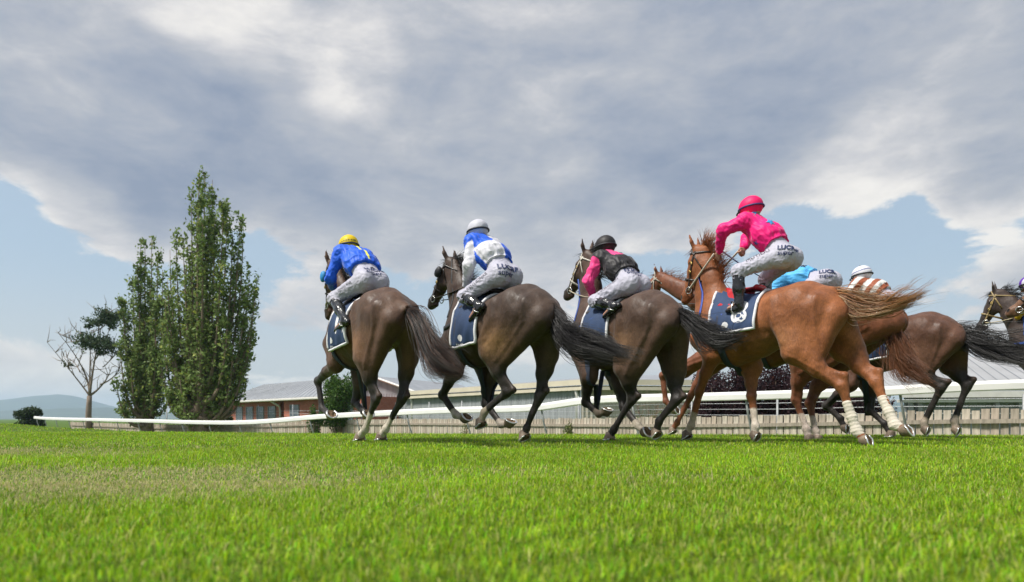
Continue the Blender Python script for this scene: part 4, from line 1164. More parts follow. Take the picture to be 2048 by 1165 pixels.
    for i in range(nst):
        cidx = r.integers(26)
        t0 = r.random() ** 1.5 * .42; t1 = t0 + (1.0 - t0) * r.uniform(.55, 1.04)
        t1 = min(t1, 1.0)
        tt = np.linspace(t0, t1, 12); k = tt * 39; i0 = np.minimum(k.astype(int), 38); fr_ = (k - i0)[:, None]
        p = G[i0] * (1 - fr_) + G[i0 + 1] * fr_
        offr = r.normal(0, .55, 3)
        env = (.025 + spr * np.clip((tt - t0) / .40, 0, 1) ** .8 * (1 - .72 * tt ** 1.7))[:, None]
        wav = np.sin(tt * 9 * cl_w[cidx] + clumps[cidx][0] * 3)[:, None] * clumps[cidx][None] * .015 * (tt - t0)[:, None] * 3
        fly = r.normal(0, 1, 3) * (.03 if r.random() < .05 else .004)
        off = clumps[cidx][None] * (.5 + .35 * tt[:, None]) + offr[None] * (1 - .75 * tt[:, None])
        p = p + off * env * V(1, .6, 1) + wav + fly * ((tt - t0)[:, None] ** 2) * 4 + V(0, 0, -.25) * ((tt - t0)[:, None] ** 2) * opts.get('taildrop', .25)
        gens.append((p, r.uniform(.0016, .0031), hc * r.uniform(.55, 1.6) * (1 + opts.get('tipc', 0) * r.random())))
    tipcol = opts.get('tiptint')
    if tipcol is not None:
        gens = [(p, w_, (np.asarray(tipcol) * r.uniform(.5, 1.2) if r.random() < .3 else c_)) for p, w_, c_ in gens]
    strands('tail', gens, hair_m, root)
    # ---- mane and forelock
    gens = []; mh = np.asarray(opts.get('mane', hc), float); mn = opts.get('manen', 320)
    bv = bvh_of(v, qd)
    pl = opts.get('manelen', .16); blow = opts.get('maneblow', V(-.5, -.25, .1))
    for i in range(mn):
        t = r.random(); base = (occ + fore * .02 + V(0, 0, .07)) * (1 - t) + (WIT + V(.06, 0, .0)) * t
        hit = bv.ray_cast(Vector(base + V(-.12, 0, .30)), Vector((.33, 0, -1)).normalized())
        if hit[0] is None: continue
        b0 = np.array(hit[0]) + V(0, r.normal(0, .012), -.01)
        if b0[2] < zT(1.45): continue
        ln = pl * r.uniform(.6, 1.3); d0 = V(r.normal(0, .2), r.normal(-.2, .35), 1.0); d0 /= np.linalg.norm(d0)
        d1 = blow + r.normal(0, .28, 3); d1 /= np.linalg.norm(d1)
        s_ = np.linspace(0, 1, 7)[:, None]
        p = b0 + d0 * s_ * ln * .35 + d1 * s_ ** 1.6 * ln + V(0, 0, -.35) * ln * s_ ** 2.5
        gens.append((p, r.uniform(.0022, .004), mh * r.uniform(.6, 1.5)))
    for i in range(50):
        b0 = q(.0, .02) + sdv * r.normal(0, .02); s_ = np.linspace(0, 1, 6)[:, None]
        d1 = hd * .8 + fore * .25 + r.normal(0, .25, 3); p = b0 + V(0, 0, .02) * s_ + d1 * s_ ** 1.2 * .13 * r.uniform(.6, 1.3)
        gens.append((p, .003, mh * r.uniform(.6, 1.5)))
    if gens: strands('mane', gens, hair_m, root)
    ctx = dict(root=root, un=un, zT=zT, S=S, q=q, sdv=sdv, hd=hd, fore=fore, HL=HL, poll=poll, muz=muz, legs=legs, bvh=bv, dz=dz, body=body, O=O, f=f, l=l, WIT=WIT, rz=R(90) + a, occ=occ, camL=V((cz - O) @ f, (cz - O) @ l, CAMZ), dirL=lambda p: (lambda d: V(d @ f, d @ l, d[2]))(V((p[0] - 1024) / FPX, 1, (HOR - p[1]) / FPX)))
    print('HORSE', label[:30], 'dz %.2f' % dz, 'head %.2f' % HL, 'poll', np.round(poll, 2), ' '.join('%s %.2f/%.2f/%.2f' % b_ for b_ in bones))
    return ctx

# ------------------------------------------------------------------ tack
def ring_on(ctx, x0, c_z, nrm_tilt=0.0, a0=0, a1=360, n=40, off=.006):
    """points round the trunk in the plane x = x0 (tilted), by casting inwards"""
    pts = []; nrms = []
    for i in range(n):
        an = R(a0 + (a1 - a0) * i / (n - 1)); d = V(nrm_tilt * math.sin(an), math.cos(an), math.sin(an)); d /= np.linalg.norm(d)
        c = V(x0, 0, c_z); h = ctx['bvh'].ray_cast(Vector(c + d * .9), Vector(-d))
        if h[0] is None: continue
        pts.append(np.array(h[0]) + d * off); nrms.append(d)
    return pts, nrms

def strap(ctx, pts, width, thick, mat, name, parent, side):
    b = MB(); n = len(pts)
    vs = []; fs = []
    for p, sd in zip(pts, side):
        p = np.asarray(p); vs.append((p, sd))
    V_ = []
    for i, (p, sd) in enumerate(vs):
        t = np.asarray(pts[min(i + 1, n - 1)]) - np.asarray(pts[max(i - 1, 0)]); t = t / (np.linalg.norm(t) + 1e-9)
        w = np.cross(t, sd); w /= np.linalg.norm(w) + 1e-9
        V_ += [p - w * width / 2, p + w * width / 2, p + w * width / 2 + sd * thick, p - w * width / 2 + sd * thick]
    for i in range(n - 1):
        for k in range(4): fs.append((i * 4 + k, i * 4 + (k + 1) % 4, (i + 1) * 4 + (k + 1) % 4, (i + 1) * 4 + k))
    fs += [(0, 3, 2, 1), tuple((n - 1) * 4 + k for k in range(4))]
    return mesh_obj(name, V_, fs, mat, parent, True)

def head_loop(ctx, t, tilt=0.0, n=28, d_off=.07, off=.007, a0=0, a1=360):
    q, sdv, fore, hd = ctx['q'], ctx['sdv'], ctx['fore'], ctx['hd']; c = q(t, d_off); pts, ns = [], []
    for i in range(n):
        an = R(a0 + (a1 - a0) * i / (n - 1)); d = sdv * math.cos(an) + (fore + hd * tilt) * math.sin(an); d /= np.linalg.norm(d)
        h = ctx['bvh'].ray_cast(Vector(c + d * .3), Vector(-d))
        if h[0] is None: continue
        p = np.array(h[0])
        if np.linalg.norm(p - c) > .22: continue
        pts.append(p + d * off); ns.append(d)
    return pts, ns

def tack(ctx, hands, bridle_c=(.02, .015, .012), rein_c=(.03, .025, .02), cloth_c=(.020, .045, .11), trim_c=(.7, .7, .72), breast=None, blinkers=None, noseband=None, cloth=(.36, .80), girth=True, hood=None, breast_c=None, cloth_len=-36, rein_r=.011, saddle_c=None):
    root, q, sdv, fore, hd, S, zT = [ctx[k] for k in ('root', 'q', 'sdv', 'fore', 'hd', 'S', 'zT')]
    key = lambda c: '%02x%02x%02x' % tuple(int(min(x, 1) * 255) for x in c)
    lm = mat_plain('strap_' + key(bridle_c), bridle_c, .42, .2, 20, .15, 60)
    rm = mat_plain('rein_' + key(rein_c), rein_c, .55, .2, 25, .2, 60)
    br = empty('bridle'); br.parent = root
    # the bridle is one part with its straps and fittings under it
    bits = []
    for t, w, tl, nm in ((.60 if noseband is None else noseband, .022, .0, 'noseband'), (.10, .018, .25, 'browband')):
        p, n_ = head_loop(ctx, t, tl, 30)
        if len(p) > 6: strap(ctx, p, w, .004, lm, nm, br, n_)
    for s in (1, -1):
        cp, cn = [], []
        for t in np.linspace(.06, .80, 12):
            d = sdv * s; c = q(t, .075 + .01 * math.sin(t * 3)); h = ctx['bvh'].ray_cast(Vector(c + d * .25), Vector(-d))
            if h[0] is not None: cp.append(np.array(h[0]) + d * .006); cn.append(d)
        if len(cp) > 3: strap(ctx, cp, .018, .004, lm, 'cheek_strap', br, cn)
        bit = q(.80, .10) + sdv * s * .062
        b = MB(); b.tube([bit + hd * .036 * math.cos(k * 2 * math.pi / 14) + fore * .036 * math.sin(k * 2 * math.pi / 14) for k in range(14)], .006, 6, closed=True); b.build('bit_ring', steel, br, True)
        for t in (.30, .46):
            b = MB(); c = q(t, .078) + sdv * s * .0; h = ctx['bvh'].ray_cast(Vector(c + sdv * s * .25), Vector(-sdv * s))
            if h[0] is not None:
                c = np.array(h[0]) + sdv * s * .012; b.tube([c + hd * .016 * math.cos(k * .785) + fore * .012 * math.sin(k * .785) for k in range(8)], .004, 5, closed=True); b.build('buckle', brass, br, True)
        # rein to the hand, with a little sag
        hnd = hands[0 if s > 0 else 1]
        if hnd is not None:
            m_ = (bit + hnd) / 2 + V(0, s * .035, -.03); pts = bez(bit, m_, hnd, 10)
            pts = [p if True else p for p in pts]
            b = MB(); b.tube(pts, rein_r, 6, flat=.5); b.build('rein', rm, br, True)
    pts, n_ = head_loop(ctx, .16, -.9, 26, .09)
    if len(pts) > 6: strap(ctx, pts, .016, .004, lm, 'throat_lash', br, n_)
    if blinkers is not None:
        bm = mat_plain('blinker_' + key(blinkers), blinkers, .6, .15, 12, .2, 60)
        for s in (1, -1):
            Fb = Field(); c = q(.27, .05) + sdv * s * .112
            Fb.ball(c, (.035, .055, .065), .01, axis=tuple(hd), side=tuple(sdv)); Fb.ball(c + fore * .035 + sdv * s * .0, (.030, .05, .055), .008, axis=tuple(hd), side=tuple(sdv), neg=True)
            bv_, bq = Fb.mesh(.006); mesh_obj('blinker', bv_, bq, bm, br, True)
    if hood is not None:
        hm_ = mat_plain('hood_' + key(hood), hood, .7, .15, 12, .2, 60)
        nt_, na = 12, 26; vs, fs = [], []
        rings = [head_loop(ctx, t, 0, na + 1, .075, .01) for t in np.linspace(.06, .52, nt_)]
        rings = [r_[0][:na] for r_ in rings if len(r_[0]) >= na]
        for r_ in rings: vs += r_
        fs = [(i * na + k, i * na + (k + 1) % na, (i + 1) * na + (k + 1) % na, (i + 1) * na + k) for i in range(len(rings) - 1) for k in range(na)]
        if fs: mesh_obj('hood', vs, fs, hm_, br, True)
    # ---- saddle cloth draped over the back
    cm = mat_plain('cloth_' + key(cloth_c), cloth_c, .75, .2, 8, .3, 90)
    tm = mat_plain('trim_' + key(trim_c), trim_c, .7, .1, 10, .2, 90)
    x0, x1 = cloth[0] * S, cloth[1] * S; nxs, nas = 18, 44
    lo_ = cloth_len; grid = []
    for i in range(nxs):
        x = x0 + (x1 - x0) * i / (nxs - 1); row = []
        for k in range(nas):
            # hem a little lower towards the front
            u = -1 + 2 * k / (nas - 1); an = R(90 + u * (90 - lo_ - 6 * (1 - i / (nxs - 1))))
            d = V(0, math.cos(an), math.sin(an)); c = V(x, 0, zT(1.17)); h = ctx['bvh'].ray_cast(Vector(c + d * .8), Vector(-d))
            p = np.array(h[0]) if h[0] is not None else c + d * .3
            if np.linalg.norm(p - c) > .40: p = c + d * .36
            fl = .012 + .010 * abs(u) ** 2 * (1 + math.sin(i * 1.1 + k * .6)) + .012 * abs(u) ** 4
            row.append(p + d * fl)
        grid.append(row)
    G_ = np.array(grid)
    vs = G_.reshape(-1, 3); fs = np.array([(i * nas + k, i * nas + k + 1, (i + 1) * nas + k + 1, (i + 1) * nas + k) for i in range(nxs - 1) for k in range(nas - 1)])
    clo = mesh_obj('saddle_cloth', vs, fs, cm, root, True)
    md = clo.modifiers.new('thickness', 'SOLIDIFY'); md.thickness = .006; md.offset = 1
    b = MB(); edge = [G_[0, k] for k in range(nas)] + [G_[i, -1] for i in range(1, nxs)] + [G_[-1, k] for k in range(nas - 2, -1, -1)] + [G_[i, 0] for i in range(nxs - 2, 0, -1)]
    b.tube(edge, .016, 6, closed=True); b.build('trim', tm, clo, True)
    ctx['cloth_bvh'] = bvh_of(vs, fs); ctx['cloth_obj'] = clo
    # ---- girth and saddle
    if girth:
        p, n_ = ring_on(ctx, .74 * S, zT(1.15), 0, -205, 25, 46, .012)
        strap(ctx, p, .075, .006, mat_plain('girth_web', (.03, .04, .07), .8, .2, 30), 'girth', root, n_)
    Fs = Field()
    sc = V(.62 * S, 0, zT(1.535))
    Fs.seg(sc + V(.16, 0, .03), sc + V(-.16, 0, .015), (.07, .022), (.11, .022), .03); Fs.seg(sc + V(-.17, -.08, .03), sc + V(-.17, .08, .03), .022, .022, .03); Fs.seg(sc + V(.19, 0, .06), sc + V(.14, 0, .02), (.04, .02), (.07, .02), .03)
    for s in (1, -1): Fs.seg(sc + V(.06, s * .09, -.0), sc + V(.10, s * .235, -.15), (.012, .12), (.010, .10), .02, side=(0, .5, .8))
    sv, sq = Fs.mesh(.010); mesh_obj('saddle', laplace(sv, sq, 1), sq, leather if saddle_c is None else mat_plain('saddle_' + key(saddle_c), saddle_c, .4, .2, 15, .2, 50), root, True)
    if breast is not None:
        bm = mat_plain('breast_' + key(breast), breast, .6, .15, 12, .2, 60)
        pts, ns = [], []
        for i in range(30):
            u = -1 + 2 * i / 29; an = u * R(115); d = V(math.cos(an), math.sin(an), 0); c = V(.72 * S, 0, zT(1.27 - .07 * math.cos(an)))
            h = ctx['bvh'].ray_cast(Vector(c + d * .9), Vector(-d))
            if h[0] is not None: pts.append(np.array(h[0]) + d * .008); ns.append(d)
        strap(ctx, pts, .045, .006, bm, 'breast_girth', root, ns)
        pts, ns = [], []
        for i in range(22):
            u = -1 + 2 * i / 21; an = u * R(78); d = V(.25, math.sin(an), math.cos(an)); d /= np.linalg.norm(d); c = V(.98 * S, 0, zT(1.28))
            h = ctx['bvh'].ray_cast(Vector(c + d * .9), Vector(-d))
            if h[0] is not None: pts.append(np.array(h[0]) + d * .008); ns.append(d)
        strap(ctx, pts, .025, .005, bm, 'neck_strap', root, ns)
    return ctx

def cloth_print(ctx, kind):
    """number bars and emblem printed on the near side of the saddle cloth"""
    clo, S, zT = ctx['cloth_obj'], ctx['S'], ctx['zT']; wm = mat_plain('cloth_print_white', (.72, .72, .74), .75, .08, 10)
    def patch(poly, name):
        bm = bmesh.new(); vs = [bm.verts.new((p[0], 0, p[1])) for p in poly]; bm.faces.new(vs)
        bmesh.ops.triangulate(bm, faces=bm.faces)
        for _ in range(3): bmesh.ops.subdivide_edges(bm, edges=[e for e in bm.edges if e.calc_length() > .02], cuts=1, use_grid_fill=True)
        bmesh.ops.triangulate(bm, faces=bm.faces)
        for v in bm.verts:
            x, z = v.co.x * S, zT(v.co.z)
            h = ctx['cloth_bvh'].ray_cast(Vector((x, 1.2, z + .25)), Vector((0, -1, -.25)).normalized())
            v.co = (Vector(h[0]) + Vector((0, .009, .002))) if h[0] is not None else Vector((x, .3, z))
        me = bpy.data.meshes.new(name); bm.to_mesh(me); bm.free(); me.materials.append(wm); link(bpy.data.objects.new(name, me), clo)
    cast = lambda p: (ctx['cloth_bvh'], V(p[0] * -1, 1.2, p[1] + .25), V(0, -1, -.25))
    if kind in ('11', '8'):
        text_on(kind, .33 if kind == '8' else .30, cast, V(-.60 * S, 0, 0), zT(1.16 if kind == '8' else 1.10), clo, 'number_lettering', wm, .009, sag=-1, bold=.012)
    for cx, cz in ((.66, 1.03 if kind != '8' else 1.14),):
        patch([(cx + .034 * math.cos(k * .785), cz + .034 * math.sin(k * .785)) for k in range(8)], 'emblem')
    text_on('tasracing' if kind == '8' else 'racing', .045, lambda p: (ctx['cloth_bvh'], V(p[0] * -1, 1.2, p[1] + .25), V(0, -1, -.25)), V(-.73 * S, 0, 0), zT(.955 if kind != '8' else 1.06), clo, 'lettering', wm, .008, sag=-1)

def text_on(body, size, caster, o, z, parent, name, mat, off=.004, sag=1, xdir=None, ydir=None, bold=0.0):
    """flat print laid on a surface: each vertex of the lettering is cast on to the cloth"""
    cu = bpy.data.curves.new('lettering', 'FONT'); cu.body = body; cu.size = size; cu.resolution_u = 3; cu.align_x = 'LEFT'; cu.offset = bold
    ob = bpy.data.objects.new('lettering', cu); COL.objects.link(ob)
    dg = bpy.context.evaluated_depsgraph_get(); me = bpy.data.meshes.new_from_object(ob.evaluated_get(dg)); bpy.data.objects.remove(ob)
    bm = bmesh.new(); bm.from_mesh(me); bmesh.ops.triangulate(bm, faces=bm.faces)
    for _ in range(2): bmesh.ops.subdivide_edges(bm, edges=[e for e in bm.edges if e.calc_length() > size * .3], cuts=1); bmesh.ops.triangulate(bm, faces=bm.faces)
    for v in bm.verts:
        if callable(caster) and xdir is None:
            bv, p, d = caster((v.co.x + o[0], v.co.y + z))
        else:
            bv, d = caster; p = np.asarray(o) + np.asarray(xdir) * v.co.x + np.asarray(ydir) * v.co.y - np.asarray(d) * .5
        d = np.asarray(d, float); d /= np.linalg.norm(d); h = bv.ray_cast(Vector(p), Vector(d))
        v.co = Vector(h[0]) - Vector(d) * off if h[0] is not None else Vector(p + d * .5)
    big = [f for f in bm.faces if max(e.calc_length() for e in f.edges) > size * 1.2]
    if big: bmesh.ops.delete(bm, geom=big, context='FACES')
    bm.to_mesh(me); bm.free(); me.materials.clear(); me.materials.append(mat)
    return link(bpy.data.objects.new(name, me), parent)

# ================================================================== JOCKEYS
skin_m = mat_plain('skin', (.42, .23, .16), .5, .12, 12.0, .1, 80)
silk_m = mat_attr('racing_silk', rough=.55, var=.06, nscale=10, bump=.12, bscale=60, spec=.35, sheen=.25)
breech_m = mat_attr('white_breeches', rough=.55, var=.05, nscale=8, bump=.22, bscale=38, spec=.35, sheen=.2)
boot_m = mat_plain('boot_leather', (.012, .012, .013), .22, .3, 9.0, .25, 22, coat=.4)
navy_ink = mat_plain('navy_print', (.018, .03, .10), .6, .1)
black_ink = mat_plain('dark_print', (.03, .03, .04), .6, .1)
goggle_m = mat_plain('goggle_band', (.02, .02, .025), .5, .1)

def star_poly(c, r, rot=0, n=5, inner=.42):
    return [(c[0] + (r if k % 2 == 0 else r * inner) * math.cos(rot + k * math.pi / n), c[1] + (r if k % 2 == 0 else r * inner) * math.sin(rot + k * math.pi / n)) for k in range(2 * n)]

def print_poly(bv, d, o, xd, yd, poly, name, parent, mat, off=.004):
    bm = bmesh.new(); vs = [bm.verts.new((p[0], p[1], 0)) for p in poly]; bm.faces.new(vs); bmesh.ops.triangulate(bm, faces=bm.faces)
    for _ in range(3): bmesh.ops.subdivide_edges(bm, edges=[e for e in bm.edges if e.calc_length() > .018], cuts=1); bmesh.ops.triangulate(bm, faces=bm.faces)
    d = np.asarray(d, float); d /= np.linalg.norm(d)
    for v in bm.verts:
        p = np.asarray(o) + np.asarray(xd) * v.co.x + np.asarray(yd) * v.co.y - d * .5; h = bv.ray_cast(Vector(p), Vector(d))
        v.co = Vector(h[0]) - Vector(d) * off if h[0] is not None else Vector(p + d * .5)
    me = bpy.data.meshes.new(name); bm.to_mesh(me); bm.free(); me.materials.append(mat); return link(bpy.data.objects.new(name, me), parent)

def unit(v): v = np.asarray(v, float); return v / (np.linalg.norm(v) + 1e-9)

def jockey(ctx, px, label, silk, helmet_c, thigh_text=None, band_c=(.02, .02, .025), opts={}):
    un = ctx['un']
    J = {k: un(px[k], opts.get('lat_' + k, lat)) for k, lat in (('head', 0), ('hip', 0), ('sho', .17), ('elb', .24), ('hand', .10), ('knee', .27), ('ank', .29), ('toe', .30))}
    if 'handr' in px: J['handr'] = un(px['handr'], -.10)
    mir = lambda p: p * V(1, -1, 1)
    hip = J['hip'] * V(1, 0, 1); base = V(hip[0], 0, J['ank'][2])
    wp = ctx['O'] + ctx['f'] * base[0] + V(0, 0, base[2])
    root = empty('person', tuple(wp), ctx['rz']); tag(root, label, 'person', 'jockeys')
    L = {k: v - base for k, v in J.items()}; hip = hip - base
    shm = L['sho'] * V(1, 0, 1); hd = L['head'] * V(1, 0, 1)
    dsh = np.linalg.norm(hd - shm)
    if dsh > .19:
        mv = (hd - shm) * (1 - .19 / dsh); shm = shm + mv; L['sho'] = L['sho'] + mv
    spine = shm - hip; TL = np.linalg.norm(spine); sp_ = spine / TL; bk = unit(np.cross(sp_, V(0, 1, 0)))       # out of the back
    if bk[2] < 0: bk = -bk
    neck = shm + sp_ * .03
    fwd = unit(V(.92, 0, -.25)) if 'look' not in opts else unit(opts['look'])
    hup = unit(np.cross(V(0, 1, 0), fwd)); hup = hup if hup[2] > 0 else -hup
    hd = hd - hup * .028
    def sides(k): return ((1, L[k]), (-1, mir(L[k])))
    hands = {1: L['hand'], -1: L['handr'] if 'handr' in L else mir(L['hand'])}
    elbs = {1: L['elb'], -1: mir(L['elb'])}
    print('   JOCKEY torso %.2f thigh %.2f shank %.2f uarm %.2f farm %.2f foot %.2f head %.2f' % (TL, np.linalg.norm(L['knee'] - hip), np.linalg.norm(L['knee'] - L['ank']), np.linalg.norm(L['sho'] - L['elb']), np.linalg.norm(L['elb'] - L['hand']), np.linalg.norm(L['toe'] - L['ank']), np.linalg.norm(hd - shm)))
    # ---- body: one continuous figure under the clothes
    F = Field()
    F.seg(hip, hip + spine * .5, (.12, .085), (.12, .08), .05); F.seg(hip + spine * .5, shm, (.13, .085), (.13, .075), .05)
    F.seg(shm, hd - hup * .03, (.052, .055), (.052, .055), .03)
    F.ball(hd, (.078, .10, .105), .02, axis=tuple(hup), side=(0, 1, 0)); F.seg(hd - hup * .05 + fwd * .04, hd - hup * .095 + fwd * .055, (.052, .05), (.036, .035), .03)
    F.seg(hd - hup * .02 + fwd * .095, hd - hup * .045 + fwd * .112, .012, .015, .015)
    for s in (1, -1): F.ball(hd + V(0, s * .078, 0) - hup * .03, (.012, .018, .03), .012, axis=tuple(hup))
    F.seg(hd - hup * .075 + fwd * .085 - V(0, .02, 0), hd - hup * .075 + fwd * .085 + V(0, .02, 0), .009, .009, .012)
    for s in (1, -1):
        m_ = (lambda p: p) if s > 0 else mir
        sh, el, ha = m_(L['sho']), elbs[s], hands[s]
        F.seg(shm, sh * .8 + shm * .2 - V(0, 0, .015), .042, .036, .02); F.seg(sh * .8 + shm * .2 - V(0, 0, .015), el, .034, .028, .02); F.seg(el, ha, .028, .022, .02)
        ad = unit(ha - el); pl = ha + ad * .045; knn = unit(V(.4, 0, .9))
        F.seg(ha, pl, (.026, .018), (.040, .017), .015, side=tuple(unit(V(.3, .2 * s, 1))))
        up_ = unit(V(.25, .1 * s, 1)); up_ = unit(up_ - ad * (up_ @ ad)); inn = unit(np.cross(ad, up_)); inn = inn if inn[1] * s < 0 else -inn
        for k in range(4):          # four unequal fingers curled round the rein
            r0 = pl + up_ * (.030 - .020 * k); ln = (.036, .041, .038, .030)[k]
            a_ = r0 + ad * ln; b_ = a_ + inn * .030 - ad * .006; c_ = b_ - ad * .026
            F.seg(r0, a_, .0095, .0088, .005); F.seg(a_, b_, .0088, .008, .004); F.seg(b_, c_, .008, .007, .004)
        t0 = ha + ad * .018 + up_ * .024; t1 = t0 + up_ * .022 + ad * .022; t2 = t1 + ad * .026 + inn * .014
        F.seg(t0, t1, .012, .0105, .008); F.seg(t1, t2, .0105, .0085, .004)
        h0 = hip + V(0, s * .09, 0); kn, an, to = m_(L['knee']), m_(L['ank']), m_(L['toe'])
        F.seg(h0, kn, .075, .052, .04); F.seg(kn, an, .048, .034, .02); F.seg(an, to * .85 + an * .15, (.034, .03), (.03, .02), .02)
    v, q = F.mesh(.008); mesh_obj('body', v, q, skin_m, root, True)
    # ---- silks
    F = Field(); wst = hip + sp_ * .12 + bk * .02
    F.seg(wst, hip + spine * .55 + bk * .02, (.175, .128), (.200, .148), .05); F.seg(hip + spine * .55 + bk * .02, shm - sp_ * .02, (.200, .148), (.17, .112), .05)
    F.ball(hip + sp_ * .19 + bk * .02, (.188, .145, .075), .04, axis=tuple(sp_), side=(0, 1, 0))
    F.seg(shm - V(0, .13, 0), shm + V(0, .13, 0), .088, .088, .06); F.seg(shm, shm + unit(hd - shm) * .125, .078, .072, .02)
    for s in (1, -1):
        m_ = (lambda p: p) if s > 0 else mir
        sh, el, ha = m_(L['sho']), elbs[s], hands[s]
        F.seg(sh * .9 + shm * .1, el, .080, .066, .05); F.seg(el, el * .12 + ha * .88, .066, .048, .03); F.seg(el * .12 + ha * .88, el * .04 + ha * .96, .036, .033, .008)
    v, q = F.mesh(.0075, clip=[(hip + sp_ * opts.get('hem', .122), -sp_)]); v = laplace(v, q, 1); nr = vnormals(v, q)
    st = (v - hip) @ sp_
    sd0 = int(px['head'][0]); fold = snoise(v, 30, sd0, 2); fold2 = snoise(v @ np.stack([sp_ * .40, V(0, 1, 0) * 1.4, bk * 1.4], 1), 62, sd0 + 5, 2)
    v = v + nr * (.018 * (np.abs(fold) - .25) + .011 * (np.abs(fold2) - .25) + .006 + .010 * np.exp(-((st - .155) / .035) ** 2) * (1.6 + .8 * np.sin(v[:, 1] * 60)))[:, None]
    dl = lambda p0, p1: (lambda t: np.linalg.norm(v - p0 - np.clip(t, 0, 1)[:, None] * (p1 - p0), axis=1))(((v - p0) @ (p1 - p0)) / ((p1 - p0) @ (p1 - p0)))
    sleeve = np.zeros(len(v))
    for s in (1, -1):
        m_ = (lambda p: p) if s > 0 else mir
        dd = np.minimum(dl(m_(L['sho']) + unit(elbs[s] - m_(L['sho'])) * .05, elbs[s]), dl(elbs[s], hands[s])); sleeve = np.maximum(sleeve, ((dd < .078) & (np.abs(v[:, 1]) > .12)).astype(float))
    col = silk(v, st / TL, v[:, 1], sleeve, (v - hip) @ bk)
    jk = mesh_obj('silks_jacket', v, q, silk_m, root, True, np.clip(col, 0, .95)); jb = bvh_of(v, q)
    # ---- breeches
    F = Field()
    F.seg(hip - bk * .0, hip + sp_ * .22 + bk * .015, (.150, .112), (.146, .102), .05)
    for s in (1, -1):
        m_ = (lambda p: p) if s > 0 else mir
        kn, an = m_(L['knee']), m_(L['ank'])
        F.ball(hip + V(0, s * .082, 0) - sp_ * .045 + bk * .01, (.098, .125, .118), .045, axis=tuple(sp_), side=(0, 1, 0))
        F.seg(hip + V(0, s * .09, 0) - sp_ * .02, kn, (.092, .108), (.064, .066), .045); F.ball(kn, (.062, .066, .066), .03); F.seg(kn, kn * .62 + an * .38, .062, .052, .03)
    v, q = F.mesh(.0075); v = laplace(v, q, 1); nr = vnormals(v, q)
    v = v + nr * (.016 * (np.abs(snoise(v * V(1, 1, 1.5), 52, int(px['hip'][0]), 2)) - .25) * np.clip((np.linalg.norm(v - hip, axis=1) - .10) / .25, .12, 1) + .005 * (np.abs(snoise(v * V(1.6, .8, 1.2), 105, 52, 2)) - .25))[:, None]
    bc = np.repeat(np.array([[.43, .42, .50]]), len(v), 0)
    if 'breech_c' in opts: bc[:] = opts['breech_c']
    brc = mesh_obj('breeches', v, q, breech_m, root, True, bc); bb = bvh_of(v, q)
    # print on the seat and down the thigh
    cL = ctx['camL'] - base
    def spot(p):
        h = bb.ray_cast(Vector(cL), Vector(unit(ctx['dirL'](p)))); return (np.array(h[0]), np.array(h[1])) if h[0] is not None else (None, None)
    def block(p, lines, size, rise, mat, name, tilt=0.0, bold=.0, pend=None):
        c, n = spot(p)
        if c is None: return
        ns = [n] + [spot((p[0] + a_, p[1] + b_))[1] for a_, b_ in ((8, 0), (-8, 0), (0, 6), (0, -6))]
        n = unit(sum(q_ for q_ in ns if q_ is not None))
        if n @ (cL - c) < 0: n = -n
        xd = unit(np.cross(V(0, 0, 1), n)); yd = np.cross(n, xd)
        xd = unit(xd * math.cos(tilt) + yd * math.sin(tilt)); yd = np.cross(n, xd)
        if pend is not None:
            e_, _ = spot(pend)
            if e_ is not None: xd = unit(e_ - c); n = unit(n - xd * (n @ xd)); yd = np.cross(n, xd)
        if pend is None:
            n = unit(n + .55 * unit(cL - c)); xd = unit(np.cross(V(0, 0, 1), n)); yd = np.cross(n, xd); xd = unit(xd * math.cos(tilt) + yd * math.sin(tilt)); yd = np.cross(n, xd)
        for i, (tx, wd) in enumerate(lines):
            text_on(tx, size, (bb, -n), c + xd * (-size * (1.36 if i == 0 else 1.28) if pend is None else 0) - yd * rise * i, 0, brc, name, mat, .007, xdir=xd, ydir=yd, bold=bold if i == 0 else bold * .3)
        return c, n, xd, yd
    if 'logo' in px:
        r_ = block(px['logo'], [('LUCRF', .0), ('super', .0)], opts.get('lsize', .078), opts.get('lsize', .078) * .84, navy_ink, 'sponsor_lettering', opts.get('tilt', -.08), .0030)
        if r_ and opts.get('mark'):
            c, n, xd, yd = r_; print_poly(bb, -n, c + yd * .062, xd, yd, [(-.034, 0), (.034, 0), (0, .032)], 'emblem', brc, black_ink)
    if thigh_text: block(px['name0'], [(thigh_text, 0)], opts.get('nsize', .046), 0, black_ink, 'name_lettering', pend=px['name1'])
    # ---- boots
    for s in (1, -1):
        m_ = (lambda p: p) if s > 0 else mir
        kn, an, to = m_(L['knee']), m_(L['ank']), m_(L['toe'])
        F = Field(); top = kn * .80 + an * .20
        F.seg(top, kn * .45 + an * .55, .060, .058, .02); F.seg(kn * .45 + an * .55, an, .058, .043, .03)
        fd = unit(to - an); dn = unit(an - kn); heel = an + dn * .055 - fd * .025
        F.seg(heel, an + fd * .04 + dn * .045, (.034, .03), (.038, .034), .03); F.seg(an + fd * .04 + dn * .045, to + dn * .02, (.038, .032), (.034, .022), .03); F.ball(an, .045, .03)
        F.seg(heel + dn * .018, heel + dn * .03 + fd * .02, (.03, .014), (.03, .014), .008)
        v, q = F.mesh(.0065); nr = vnormals(v, q); v = v + nr * (.004 * np.abs(snoise(v, 110, 61, 2)))[:, None]
        bo = mesh_obj('boot', v, q, boot_m, root, True)
        b = MB(); u1 = unit(np.cross(dn, V(0, 0, 1) if abs(dn[2]) < .9 else V(1, 0, 0))); u2 = np.cross(dn, u1)
        b.tube([top + dn * -.012 + (u1 * math.cos(k * .449) + u2 * math.sin(k * .449)) * .058 for k in range(14)], .008, 6, closed=True); b.build('cuff', leather, bo, True)
